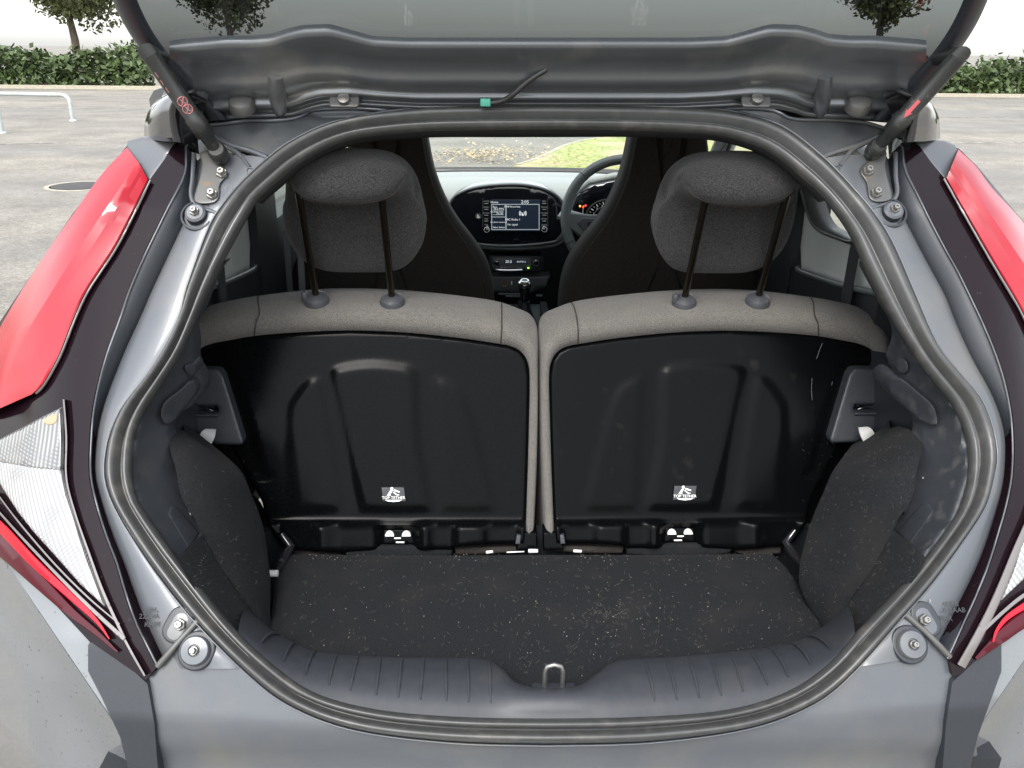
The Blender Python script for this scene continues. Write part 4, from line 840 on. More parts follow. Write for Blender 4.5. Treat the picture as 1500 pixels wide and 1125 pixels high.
cb_ = tube('wire_cable', catmull([pb, tg_pt([722], [150.5], -.013)[0], tg_pt([738], [147], -.016)[0], tg_pt([752], [138], -.016)[0], tg_pt([775], [118], -.005)[0], tg_pt([800], [102], .01)[0]], 5), .0042, STRUTMAT, tg, 10)
box('connector', pb + [-.002, -.002, 0], (.016, .012, .012), GREENPLASTIC, cb_, .002)

# ================================================================== BOOT FLOOR
fl = [(425, 812), (412, 832), (403, 852), (398, 905), (380, 925), (400, 1000), (560, 1040), (800, 1040), (1060, 1040), (1215, 960), (1222, 935), (1203, 918), (1172, 861), (1152, 832), (1130, 811), (1000, 813), (788, 813), (600, 814)]
bf = thing('boot_floor_board', (0, 1.15, .70), 'black carpeted boot floor board strewn with pale hairs', 'boot floor')
patch('carpet_top', fl, lambda u, v, d: on_z(u, v, .70 - d), CARPETDIRTY, bf, step=14, smooth=False, thick=.02, tdir=(0, 0, -1), er=.006, ew=5)
BASE_ = .70
# ================================================================== REAR SEAT BACKS
LP = [(284, 562), (283, 525), (293, 511), (312, 503), (333, 499), (373, 492), (433, 487), (513, 484), (593, 487), (673, 495), (727, 503), (748, 507), (762, 514), (772, 528), (776, 552), (775, 620), (773, 693), (770, 782)]
LB = [(262, 562), (266, 512), (277, 485), (300, 471), (340, 463), (380, 459), (447, 456), (513, 454), (593, 457), (673, 465), (727, 473), (758, 482), (777, 496), (784, 522), (785, 560), (785, 620), (783, 693), (779, 780)]
LC = [(255, 545), (262, 496), (280, 466), (308, 449), (345, 439), (380, 433), (447, 425), (513, 422), (593, 425), (673, 433), (727, 441), (757, 451), (778, 462), (788, 486), (788.5, 550), (788, 620), (786, 693), (782, 780)]
DB = [0.0, -.006, -.010, -.014, -.016, -.018, -.018, -.018, -.018, -.018, -.018, -.017, -.014, -.012, -.010, -.010, -.010, -.008]
DC = [.04, .06, .08, .09, .10, .105, .11, .11, .11, .11, .10, .095, .08, .03, .02, .018, .018, .018]
POCKETS = [[(487, 548), (496, 539), (520, 534), (548, 532), (580, 535), (603, 541), (609, 560), (612, 640), (622, 700), (629, 736), (622, 746), (540, 746), (529, 736), (512, 660), (497, 590)],
           [(638, 562), (644, 556), (658, 560), (676, 576), (692, 620), (708, 680), (722, 735), (715, 746), (658, 746), (648, 736), (644, 660)],
           [(424, 612), (436, 578), (452, 559), (463, 556), (470, 566), (480, 620), (492, 690), (499, 735), (490, 746), (436, 746), (430, 735)]]
def panel_relief(u, v):
    Q = np.stack([u, v], 1); d = np.zeros(len(u))
    for P, am_ in zip(POCKETS, (.0050, .0030, .0030)):
        ds, ins = bdist(Q, catmull(P, 4, True)); s = np.where(ins, ds, -ds); k = np.clip((s + 8) / 18, 0, 1); d -= am_ * k * k * (3 - 2 * k)
    # ledge along the foot with scallops
    lip = 760 + 10 * np.exp(-((u - 583) / 34) ** 4) * 0
    sc = np.zeros(len(u))
    for c, w in ((430, 32), (520, 40), (648, 20), (735, 26)): sc = np.maximum(sc, np.exp(-((u - c) / w) ** 6))
    k = np.clip((v - lip) / 14, 0, 1); d -= .020 * k * k * (3 - 2 * k) * (1 - .55 * sc * np.clip((v - lip - 4) / 10, 0, 1))
    hole = np.exp(-(((u - 583) / 30) ** 6 + ((v - 792) / 22) ** 6)); d += .030 * hole
    # drop along the outer lower edge and the upper outer corner recess
    ds, ins = bdist(Q, np.array([(270, 535), (332, 534), (342, 546), (386, 690), (396, 700), (270, 700)], float)); s = np.where(ins, ds, -ds); k = np.clip((s + 5) / 10, 0, 1); d += .012 * k * k * (3 - 2 * k)
    return d
PANEL_OUT = [(283, 562), (283, 525), (293, 511), (312, 503), (333, 499), (373, 492), (433, 487), (513, 484), (593, 487), (673, 495), (727, 503), (748, 507), (762, 514), (772, 528), (776, 552), (775, 620), (773, 693), (770, 778), (768, 797), (700, 799), (668, 802), (660, 806), (604, 806), (598, 797), (566, 797), (556, 806), (500, 810), (430, 806), (410, 798), (392, 770), (384, 735), (360, 690), (330, 640), (300, 600)]
def seat_back(mir):
    k = 1 if mir else -1
    th = thing('rear_seat_back', (k * .33, 1.40, .70), 'rear seat back right of the split, pale scuff marks across its black panel' if mir else 'rear seat back left of the split, with a clean unmarked black panel', 'seat back', 'rear seat backs')
    pts = lambda P, d: catmull(np.array([one(on_seat, u, v, dd) for (u, v), dd in zip(P, d)]), 5)
    a0 = pts(LP, [.012] * 18); a = pts(LP, [-.006] * 18); b = pts(LB, DB); c = pts(LC, DC); e = c + np.array([0, .03, -.06]); f = c + np.array([0, .06, -.25])
    ab = a * .5 + b * .5 + np.array([0, -.008, .003]); bc = b * .62 + c * .38 + np.array([0, -.006, .010]); bc2 = b * .25 + c * .75 + np.array([0, -.003, .008]); ce = c + np.array([0, .016, -.012])
    cover = loft('seat_cover', [a0, a, ab, b, bc, bc2, c, ce, e, f], FABRIC, th, mirror=mir)
    for i in (25, 51):                                   # sewn seams across the bolster
        P = np.array([q[i] for q in (a, ab, b, bc, bc2, c)]) + np.array([0, -.0006, .0003]); tube('seam', catmull(P, 4), .0011, SEATFAB, cover, 5, mirror=mir)
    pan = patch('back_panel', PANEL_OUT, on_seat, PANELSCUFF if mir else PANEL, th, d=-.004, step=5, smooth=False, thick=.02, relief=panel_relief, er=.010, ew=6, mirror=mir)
    # seat carpet flap at the foot, anchors and label
    fp = [(495, 802), (560, 800), (610, 800), (664, 801), (662, 814), (600, 820), (540, 820), (512, 815)]
    patch('carpet_flap', fp, on_seat, CARPETDIRTY, th, d=-.006, step=7, smooth=False, thick=.02, er=.005, ew=4, mirror=mir)
    for q in ([(428, 803), (470, 808), (500, 812), (478, 820), (430, 816)], [(664, 802), (720, 800), (768, 799), (768, 808), (700, 812), (668, 812)]):
        patch('lower_cushion', q, on_seat, SEATFAB, th, d=.006, step=8, smooth=False, thick=.03, er=.004, ew=3, mirror=mir)
    an = patch('tether_anchor', [(562, 776), (604, 776), (606, 797), (560, 797)], on_seat, PANEL, th, d=-.001, step=6, smooth=False, thick=.01, er=.002, ew=2, mirror=mir)
    for cx in (570.5, 595):
        P = [(cx + 6.6 * math.cos(t), 786 - 7.2 * math.sin(t)) for t in np.linspace(0, math.pi, 13)]
        patch('anchor_half_disc', P, on_seat, PLAINWHITE, an, d=-.006, step=3, smooth=False, thick=.006, er=.001, ew=1, mirror=mir)  # plain white half discs on the anchor plate
    for (x0, x1, y) in ((577.5, 587, 788.6), (580, 592, 794.5)):
        patch('anchor_print', [(x0, y - .8), (x1, y - .8), (x1, y + .8), (x0, y + .8)], on_seat, LABELPRINT, an, d=-.0035, step=3, smooth=False, thick=.001, mirror=mir)
    lb = patch('tether_label', [(558.5, 714), (592, 714), (594.5, 734.5), (561, 734.5)], on_seat, LABELBACK, th, d=-.0145, step=6, smooth=False, thick=.003, er=.0006, ew=1, mirror=mir)
    c = one(on_seat, 576.5, 729.3, -.0156); c = c * [-1 if mir else 1, 1, 1]; ax = np.array([1.0, 0, 0]); bx = np.array([0, SB, 1.0]) / math.hypot(SB, 1)
    text('label_print', 'TOP TETHER', c, ax, bx, .0072, LABELPRINT, lb, .0003)
    def dec(P, nm='label_print'):
        F = [tuple(range(len(P)))]; V = [c + ax * x + bx * y - np.cross(ax, bx) * -.0004 for x, y in P]; mk(nm, V, F, LABELPRINT, lb, False)
    dec([(-.0155, -.0035), (.0155, -.0035), (.010, -.0062), (0, -.0072), (-.010, -.0062)])
    # small seated-child and strap pictogram
    ci = lambda x, y, r: [(x + r * math.cos(t), y + r * math.sin(t)) for t in np.linspace(0, 6.28, 15)[:-1]]
    dec(ci(-.003, .0165, .0026)); dec([(-.011, .0055), (-.006, .0055), (-.0015, .0135), (-.0035, .0145), (-.0065, .0125)])
    dec([(-.0005, .0135), (.002, .0150), (.0085, .0125), (.0115, .0115), (.0105, .0095), (.006, .0105), (.0015, .0118)])
    dec([(-.002, .0105), (.001, .0105), (.007, .0060), (.0105, .0060), (.0095, .0045), (.0055, .0045)]); dec([(-.012, .0042), (-.004, .0042), (-.005, .0052), (-.0115, .0054)])
    # latch bracket cover at the outer edge with its slot and strap
    pl = [(284, 541), (314, 540), (321, 542), (327, 549), (340, 590), (357, 645), (355, 651), (349, 652), (318, 651), (300, 646), (288, 634), (280, 615), (277, 606), (318, 606), (320, 600), (318, 595), (276, 594), (272, 570)]
    lc = patch('latch_cover', pl, on_seat, TRIM, th, d=-.016, step=5, smooth=False, thick=.02, er=.006, ew=4, mirror=mir)
    tube('latch_pin', [one(on_seat, 268, 598, -.002), one(on_seat, 302, 598, .0), one(on_seat, 312, 602, .004)], .0032, GLOSSBLACK, lc, 8, mirror=mir)
    patch('slot_back', [(272, 592), (322, 592), (322, 609), (274, 609)], on_seat, GLOSSBLACK, lc, d=.008, step=8, smooth=False, thick=.004, mirror=mir)
    lpp = [(276, 606), (319, 606), (319, 611), (278, 611)]
    patch('slot_lip', lpp, on_seat, TRIM, lc, d=-.022, step=5, smooth=False, thick=.012, er=.003, ew=2, mirror=mir)
    P = np.array([one(on_seat, u, v, d) for u, v, d in ((316, 629, -.050), (314, 640, -.056), (309, 650, -.054), (301, 655, -.046), (291, 655, -.030))]); q = np.array([one(on_seat, u, v, d) for u, v, d in ((302, 628, -.040), (297, 631, -.050), (292, 638, -.050), (289, 647, -.044), (288, 656, -.030))])
    P, q = catmull(P, 4), catmull(q, 4); tk = np.array([0, .0025, -.001]); loft('pull_strap', [P, q, q + tk, P + tk, P], STRAP, lc, mirror=mir, auto=40)
    if mir:
        for P in ([(383, 555), (384, 572), (383, 588)], [(367, 503), (371, 512), (376, 526)], [(352, 560), (353, 566)]):
            P = [(1565 - 0 - u - 797 + 0, v) for u, v in P] if False else P
            tube('scratch', catmull(np.array([one(on_seat, u, v, -.0085) for u, v in P]), 3), .0004, DASHGREY, pan, 5, mirror=True)
    # foot hinge lever beside the carpet
    hp_ = [one(on_seat, 412, 782, -.03), one(on_seat, 426, 800, -.03), one(on_seat, 416, 818, -.05), one(on_seat, 404, 838, -.10)]
    tube('foot_hinge', hp_, [.005, .008, .010, .006], GLOSSBLACK, th, 8, mirror=mir)
    tube('hinge_foot', [one(on_z, 394, 840, .705), one(on_z, 407, 840, .705)], .006, STRAP, th, 8, mirror=mir)
    ctr = patch('centre_hinge', [(762, 780), (786.5, 780), (786.5, 806), (756, 806), (760, 794)], on_seat, PANEL, th, d=-.016, step=5, smooth=False, thick=.03, er=.003, ew=2, mirror=mir)
    patch('hinge_tab', [(757, 784), (763, 784), (762, 797), (755, 797)], on_seat, TRIM, ctr, d=-.024, step=4, smooth=False, thick=.01, er=.001, ew=1, mirror=mir)
    return th
seat_back(False); seat_back(True)
# bright floor metal glimpsed under the seats
FB = [(tube_geo([one(on_z, 774, 807, .703), one(on_z, 788, 807, .703)], .0035, 8)), (tube_geo([one(on_z, 742, 809, .702), one(on_z, 768, 808, .702)], .0012, 6)), tube_geo([one(on_z, 840, 807, .703), one(on_z, 852, 807.5, .703)], .0028, 6), tube_geo([one(on_z, 712, 809, .703), one(on_z, 722, 808, .703)], .0028, 6)]
for v_, f_ in FB: mk('floor_bracket', v_, f_, PLAINWHITE, car)

# ================================================================== REAR HEADRESTS
HP = [(1.384, 1.303, .088), (1.402, 1.293, .094), (1.428, 1.290, .098), (1.452, 1.294, .102), (1.468, 1.284, .110), (1.476, 1.262, .118), (1.486, 1.225, .124), (1.496, 1.185, .124), (1.507, 1.160, .116), (1.527, 1.147, .106), (1.550, 1.150, .108), (1.570, 1.180, .118), (1.574, 1.225, .124), (1.572, 1.275, .124), (1.560, 1.325, .120), (1.535, 1.356, .114), (1.500, 1.369, .108), (1.460, 1.371, .104), (1.420, 1.362, .100), (1.394, 1.345, .097), (1.380, 1.322, .092)]
def headrest(mir):
    k = 1 if mir else -1
    th = thing('headrest', (k * .335, 1.5, 1.109), 'grey fabric headrest raised behind the driver seat on two posts' if mir else 'grey fabric headrest raised behind the passenger seat on two posts', 'headrest', 'rear headrests')
    C = np.array(HP); q = catmull(C, 3, True); rows = []
    for s in np.linspace(-1, 1, 41):
        w = math.sin(s * math.pi / 2); aw = min(abs(w), .9999); sl_ = (1 - aw ** 4.2) ** (1 / 2.6); so_ = (1 - aw ** 2.5) ** (1 / 2.0)
        lobe = np.clip((1.50 - q[:, 0]) / .06, 0, 1)[:, None]; ctr = np.array([[1.435, 1.333]]) * lobe + np.array([[1.528, 1.24]]) * (1 - lobe)
        top = np.clip((q[:, 1] - 1.30) / .05, 0, 1)[:, None]; ctr = ctr * (1 - top) + np.array([[1.47, 1.325]]) * top * 0.5 + ctr * top * 0.5
        sh = np.maximum(so_ * lobe + sl_ * (1 - lobe), .02) ** .8; yz = ctr + (q[:, :2] - ctr) * sh
        rows.append(np.stack([-.3265 + w * q[:, 2], yz[:, 0], yz[:, 1] - .004 * (w ** 2) * (q[:, 1] > 1.3)], 1))
    loft('cushion', rows, HEADFAB, th, closed=True, mirror=mir, caps=True)
    i = [0, 1, 2, 3]
    sm = np.array([r[int(1 * 3)] for r in rows[4:-4]]) + np.array([0, -.0008, -.0012]); 
    tube('piping', sm, .0016, SEATFAB, th, 6, mirror=mir)
    for (ub, vb, ut) in ((463, 434, 440), (574, 436, 560)):
        b = one(on_y, ub, vb, 1.5); t = one(on_y, ut, 298, 1.42); t2 = t + (t - b) * .12
        tube('post', [b - (t - b) * .25, b, t2], .0062, DARKCHROME, th, 16, mirror=mir)
        n_ = np.array([0, -.35, 1.0]); sl = lathe('post_sleeve', [(0, -.006), (.0225, -.006), (.0225, .000), (.020, .006), (.013, .010), (.0085, .011), (.0, .011)], b + np.array([0, 0, -.006]), n_, SLEEVE, th, 26, mirror=mir)
        if ub == (574 if mir else 463): lathe('release_button', [(0, 0), (.006, 0), (.0065, .012), (.004, .016), (0, .016)], b + np.array([(-.019 if not mir else .019), -.006, -.004]), n_, SLEEVE, sl, 14, mirror=mir)
headrest(False); headrest(True)

# ================================================================== FRONT SEATS
def front_seat(mir):
    k = 1 if mir else -1; L = 'black sports front seat on the right, in front of the steering wheel' if mir else 'black sports front seat on the left, beside the gear lever'
    th = thing('front_seat', (k * .36, 2.25, .30), L, 'front seat', 'front seats')
    hw = [(0.0, .262), (.30, .272), (.46, .278), (.58, .276), (.66, .258), (.72, .222), (.78, .176), (.84, .142), (.91, .116), (.98, .102), (1.05, .090), (1.075, .065), (1.08, 0.0)]
    h = catmull(np.array(hw), 4); P = [(-x, z) for z, x in h] + [(x, z) for z, x in h[::-1][1:]]
    o = np.array([-.385 if mir else -.350, 2.14, .34]); bx = np.array([0, .14, .99]); bx /= np.linalg.norm(bx)
    slab('backrest', P, o, (1.0, 0, 0), bx, SEATSIDE, th, thick=.15, r=.035, dome=.0, steps=6, mirror=mir, auto=60)
    q = np.array(P); q[:, 0] *= .93; q = q[(q[:, 1] > .03)]; q[:, 1] = q[:, 1] * .985
    slab('back_cover', [tuple(x) for x in q], o + np.array([0, -.004, 0]), (1.0, 0, 0), bx, SEATFAB, th, thick=.02, r=.008, mirror=mir, insets=((.03, .004), (.06, .006)), auto=60)
    nrm = np.cross([1.0, 0, 0], bx); f3 = lambda x, z: o + np.array([1.0, 0, 0]) * x + bx * z + nrm * .011
    tube('pocket_seam', [f3(-.13, .52), f3(.13, .52), f3(.14, .505), f3(.14, .10)], .0022, SEATFAB, th, 6, mirror=mir)
    slab('map_pocket', rrect(.27, .40, .02, 4, 0, .30), o + np.array([0, -.010, 0]), (1.0, 0, 0), bx, DARKPLASTIC, th, thick=.006, r=.0025, mirror=mir)
    box('seat_base', (k * .363, 2.42, .40), (.48, .50, .14), SEATFAB, th, .04)
front_seat(False); front_seat(True)

# ================================================================== SEAT BELTS
for s, P in (('L', [(323, 380), (325, 400), (328, 436)]), ('R', [(1258, 340), (1250, 372), (1238, 440)])):
    X = -1 if s == 'L' else 1
    th = thing('seat_belt', (X * .55, 1.7, 1.0), 'black rear seat belt strap crossing pale metal, ' + ('left of the passenger side headrest' if X < 0 else 'right of the driver side headrest'), 'seat belt', 'rear seat belts')
    pp = np.array([one(on_x, u, v, X * .60) for u, v in P]); d = pp[-1] - pp[0]; pp = np.vstack([pp[0] - d * .9, pp, pp[-1] + d * .6]); w = np.array([0, .020, .004])
    loft('webbing', [pp - w, pp + w, pp + w + [X * .0025, 0, 0], pp - w + [X * .0025, 0, 0], pp - w], BELT, th, smooth=False)
th = thing('seat_belt', (-.52, 1.9, 1.0), 'grey seat belt webbing hanging between the left pillar and headrest', 'seat belt', 'rear seat belts')
for nm, u0, u1, y, wd in (('webbing', 419, 426, 1.9, 4.2), ('stalk', 438, 444, 1.72, 4.4)):
    a, b = one(on_y, u0, 340, y), one(on_y, u1, 445, y); w = np.array([wd * y / 1250, 0, 0])
    pp = np.array([a, b]); loft(nm, [pp - w, pp + w, pp + w + [0, .003, 0], pp - w + [0, .003, 0], pp - w], DASHGREY, th, smooth=False)

# ================================================================== DASHBOARD
da = thing('dashboard', (0, 2.75, .90), 'grey and black dashboard with a lit navigation screen between the front seats', 'dashboard')
rows = [(3.14, 1.10), (3.06, 1.125), (2.98, 1.128), (2.955, 1.120), (2.93, 1.124), (2.86, 1.132), (2.79, 1.128), (2.755, 1.112), (2.742, 1.08), (2.735, 1.05), (2.738, 1.02)]
xx = np.linspace(-.68, .68, 41)
loft('dash_top', [np.stack([xx, np.full(41, y), z - .05 * np.abs(xx / .68) ** 3 - (.012 * np.clip((np.abs(xx) - .2) / .2, 0, 1) if y < 2.85 else 0)], 1) for y, z in rows], DASHTOP, da)
rows = [(2.741, 1.02), (2.738, .95), (2.76, .86), (2.80, .60), (2.82, .35)]
loft('dash_front', [np.stack([xx, np.full(41, y), z - .05 * np.abs(xx / .68) ** 3 * (z > 1)], 1) for y, z in rows], DARKPLASTIC, da)
DY = 2.66
pod = [(664, 290), (676, 282), (690, 276.5), (708, 273), (730, 271), (752, 270.3), (770, 271.3), (786, 274), (800, 278), (812, 284), (821, 292), (826, 303), (828, 320), (827.5, 336), (824, 347), (815, 353), (800, 356), (770, 359), (740, 360), (715, 359), (690, 356), (672, 352), (662, 346), (656, 330), (656, 306)]
ay = lambda y: (lambda u, v, d=0.0: on_y(u, v, y + d))
po = patch('screen_pod', pod, ay(DY), SCREENGLASS, da, d=0, step=8, thick=.09, er=.008, ew=4, sub=3)
pr = on_y(*catmull(pod, 3, True).T, DY + .002); tube('pod_rim', pr, .0042, DASHGREY, po, 8, closed=True)
for P in ([(828, 316), (826, 330), (823, 343), (816, 351)],):
    q = norm_pts(P, 14); tube('chrome_accent', on_y(q[:, 0], q[:, 1], DY - .006), .0035, STEEL, po, 6)
q = norm_pts([(793, 282), (806, 287), (813, 295), (815.5, 308), (816, 322)], 16); tube('pod_line', on_y(q[:, 0], q[:, 1], DY - .001), .0012, DASHGREY, po, 6)
rect = lambda x0, y0, x1, y1: [(x0, y0), (x1, y0), (x1, y1), (x0, y1)]
sc_ = patch('screen', rect(719, 293, 791.5, 338.5), ay(DY), SCREENON, da, d=-.003, step=20, smooth=False, thick=.004)
AX, BX = np.array([1.0, 0, 0]), np.array([0, 0, 1.0])
px = DY * 1.0 / 1250 / 1.0
for x0, y0, x1, y1 in ((719.7, 298.9, 790.3, 299.9), (719.7, 335.8, 790.3, 336.8), (719.7, 298.9, 720.8, 336.8), (789.2, 298.9, 790.3, 336.8), (740.4, 298.9, 742.0, 336.8), (720, 317.4, 741, 318.4)):
    patch('screen_line', rect(x0, y0, x1, y1), ay(DY), SCREENLINE, sc_, d=-.0045, step=30, smooth=False, thick=.001)
for x0, x1, y in ((722, 738, 308), (722, 738, 314.6)):
    patch('screen_line', rect(x0, y - .3, x1, y + .3), ay(DY), SCREENLINE, sc_, d=-.0045, step=30, smooth=False, thick=.001)
for s, u, v, h in (('Home', 724.3, 296.2, 3.6), ('2:05', 769, 296, 5.4), ('Eco', 725, 303.2, 3.2), ('56.5 MPG', 731, 306, 3.0), ('Cruising range', 728, 310.2, 2.6), ('76 mls', 732, 313, 3.0), ('No phone connected', 730.5, 325.4, 2.2), ('Select device', 730.5, 333, 2.7), ('DAB favourites', 750.4, 302.7, 3.0), ('BBC Radio 1', 751.2, 321.6, 3.4), ('No signal', 750.8, 329, 3.2)):
    text('screen_text', s, one(on_y, u, v, DY - .0048), AX, BX, h * DY / 1250 * 1.25, SCREENTEXT, sc_, .0002)
for sgn in (-1, 1):
    for r_ in (2.4, 3.8, 5.2):
        P = [(765.8 + sgn * r_ * math.cos(a), 312.5 - r_ * math.sin(a)) for a in np.linspace(-.75, .75, 8)]; w = on_y(*np.array(P).T, DY - .005); tube('radio_icon', w, .0009, SCREENTEXT, sc_, 5)
patch('radio_icon', [(765.8, 311), (767.4, 316), (764.2, 316)], ay(DY), SCREENTEXT, sc_, d=-.005, step=20, smooth=False, thick=.001)
for u, lab in ((712.3, ('HOME', 'MENU', 'AUDIO', 'MAP', 'VOL')), (797.3, ('SEEK', 'TRACK', 'PHONE', 'SETUP', 'TUNE'))):
    for i, s in enumerate(lab): text('button_print', s, one(on_y, u, 295 + i * 8.6, DY - .0015), AX, BX, .0066, BTNTEXT, po, .0002); 
    for i in range(4): patch('button_print', rect(u - 3, 297.6 + i * 8.6, u + 3, 298.6 + i * 8.6), ay(DY), BTNTEXT, po, d=-.0015, step=20, smooth=False, thick=.0005)
    w = on_y([u - 5.2 * (1 if u < 750 else -1)] * 2, [290, 333], DY - .002); tube('pod_line', w, .0008, DASHGREY, po, 5)
def knob(u, v, rpx, y, par, ring=CHROME):
    p = one(on_y, u, v, y); r = rpx * y / 1250
    kb_ = lathe('rotary_knob', [(0, 0), (r, 0), (r, .008), (r * .92, .011), (r * .74, .011), (r * .70, .008), (r * .70, .004), (0, .004)], p, (0, -1, .12), ring, par, 22)
    lathe('knob_cap', [(0, .003), (r * .72, .003), (r * .66, .012), (0, .013)], p, (0, -1, .12), SCREENGLASS, kb_, 18)
knob(713, 336, 4.6, DY, po); knob(797.3, 335.5, 4.6, DY, po)
p = one(on_y, 700.5, 316.5, DY - .002); lathe('airbag_lamp', [(.0085, 0), (.0095, 0), (.0095, .001), (.0085, .001), (.0085, 0)], p, (0, -1, 0), DASHGREY, po, 18)
patch('airbag_lamp', [(699, 313.5), (700.8, 314.5), (703, 318.5), (702, 319.6), (698.5, 319.4)], ay(DY), LABELPRINT, po, d=-.003, step=20, smooth=False, thick=.001)
# air conditioning panel
acy = 2.68
q = norm_pts([(690, 358), (720, 361), (745, 362), (780, 361), (812, 357), (826, 349)], 24); tube('lower_rail', on_y(q[:, 0], q[:, 1] + 2, DY + .01), .006, DASHGREY, da, 8)
ac = patch('climate_panel', [(716, 373), (793, 374), (797, 378), (796, 398), (716, 398)], ay(acy), DARKPLASTIC, da, d=0, step=12, smooth=False, thick=.05, er=.006, ew=3)
acg = patch('climate_face', [(722, 376.5), (778, 377.5), (779, 393), (722, 392.5)], ay(acy), DASHGREY, ac, d=-.003, step=12, smooth=False, thick=.006, er=.002, ew=2)
dsp = patch('climate_display', rect(738.5, 380.5, 773, 386), ay(acy), SCREENON, ac, d=-.005, step=30, smooth=False, thick=.002)
text('display_text', '20.5', one(on_y, 745, 383.3, acy - .0062), AX, BX, .0125, SCREENTEXT, dsp, .0002); text('display_text', 'AUTO 2', one(on_y, 763.5, 383.5, acy - .0062), AX, BX, .008, SCREENTEXT, dsp, .0002)
knob(727.2, 384.8, 5.2, acy - .003, ac); knob(785, 384, 5.6, acy - .003, ac)
q = norm_pts([(724, 392.5), (727, 395), (745, 395.8), (765, 395.2)], 12); tube('chrome_trim', on_y(q[:, 0], q[:, 1], acy - .008), .0036, CHROME, ac, 8)
for k in range(6): box('climate_key', one(on_y, 735 + k * 5.2, 392, acy - .007), (.009, .005, .004), STEEL if k < 2 else DASHGREY, ac, .0008)
box('green_lamp', one(on_y, 774, 392.6, acy - .006), (.006, .004, .003), LEDGREEN, ac, .0006)
# lower fascia, socket and tray
lf = patch('lower_fascia', [(700, 404), (806, 404), (800, 420), (780, 428), (700, 428)], ay(2.70), DASHGREY, da, d=0, step=14, smooth=False, thick=.06, er=.006, ew=4)
p = one(on_y, 739, 414.5, 2.69); so2 = lathe('power_socket', [(.0105, 0), (.0125, 0), (.0125, .006), (.0105, .007), (.0100, .001), (0, -.002)], p, (0, -1, .1), STEEL, lf, 22)
lathe('socket_core', [(0, 0), (.0095, 0), (.008, .003), (0, .003)], p, (0, -1, .1), mat('socket_brown', (.12, .05, .03), .5), so2, 16)
box('usb_mark', one(on_y, 749.5, 414.5, 2.688), (.004, .004, .011), LABELPRINT, lf, .0008)
joined('tray_slot', [box_geo(one(on_y, 750, 430.5, 2.69), (.09, .01, .004)), box_geo(one(on_y, 752, 434, 2.68), (.05, .01, .003)), box_geo(one(on_y, 790, 433, 2.68), (.02, .01, .004))], DASHGREY, da)
# instrument cluster
icy = 2.74
ic = patch('instrument_cowl', [(838, 300), (848, 280), (870, 268), (905, 262), (960, 262), (1000, 270), (1010, 340), (840, 345)], ay(icy), SCREENGLASS, da, d=-.02, step=14, smooth=False, thick=.05, er=.01, ew=6)
tube('cowl_hood', [one(on_y, u, v, icy - .06) for u, v in ((833, 305), (842, 282), (862, 266), (900, 258), (960, 257), (1010, 266))], .011, DASHTOP, ic, 10)
ci = (889, 320)
for r_, wd, m in ((31, .0022, STEEL), (20, .0012, DASHGREY)):
    P = [(ci[0] + r_ * math.cos(a), ci[1] - r_ * .88 * math.sin(a)) for a in np.linspace(-.3, 3.4, 40)]; tube('dial_ring', on_y(*np.array(P).T, icy - .024), wd, m, ic, 6)
for i in range(19):
    a = 3.3 - i * .19; r0_, r1_ = (25.5 if i % 2 else 24), 28
    w = on_y([ci[0] + r0_ * math.cos(a), ci[0] + r1_ * math.cos(a)], [ci[1] - r0_ * .88 * math.sin(a), ci[1] - r1_ * .88 * math.sin(a)], icy - .024); tube('dial_tick', w, .0014 if i % 2 == 0 else .0008, LABELPRINT, ic, 5)
for i, s in enumerate(('1', '2', '3', '4', '5')): a = 2.75 - i * .42; text('dial_number', s, one(on_y, ci[0] + 21 * math.cos(a), ci[1] - 19 * math.sin(a), icy - .024), AX, BX, .010, LABELPRINT, ic, .0002)
for i in range(9):
    w = on_y([852.5 + i * .5 * (1 if i < 4 else .6)] * 2, [318 - i * 2.0, 317.2 - i * 2.0], icy - .024); tube('fuel_mark', w + np.array([[-.001, 0, 0], [.001, 0, 0]]), .0012, LABELPRINT, ic, 5)
for u, v, m in ((849.6, 302, LEDAMBER), (854.2, 303.2, LEDRED), (857.8, 301.2, LEDRED)): box('warning_lamp', one(on_y, u, v, icy - .026), (.0055, .003, .0055), m, ic, .001)

# ================================================================== STEERING WHEEL, STALK
wc = one(on_y, 917, 321, 2.50); tilt = R(24)
wx = np.array([1.0, 0, 0]); wy = np.array([0, math.sin(tilt), math.cos(tilt)]); wn = np.cross(wx, wy)
st = thing('steering_wheel', wc, 'grey three spoke steering wheel partly hidden by the right front seat', 'steering wheel')
cirp = [wc + (wx * math.cos(a) + wy * math.sin(a)) * .178 for a in np.linspace(0, 2 * math.pi, 65)[:-1]]
rim = tube('rim', cirp, .0150, DASHGREY, st, 14, closed=True)
for a in (2.35, 3.55, .8, -.4): tube('rim_seam', [wc + (wx * math.cos(a) + wy * math.sin(a)) * .178 + (wx * math.cos(a) + wy * math.sin(a)) * .0152 * math.cos(b) + wn * .0152 * math.sin(b) for b in np.linspace(0, 6.28, 17)[:-1]], .0012, SCREENGLASS, rim, 5, closed=True)
slab('airbag_cover', rrect(.15, .12, .045, 6), wc + wn * .02, wx, wy, DARKPLASTIC, st, thick=.05, r=.018, dome=.01)
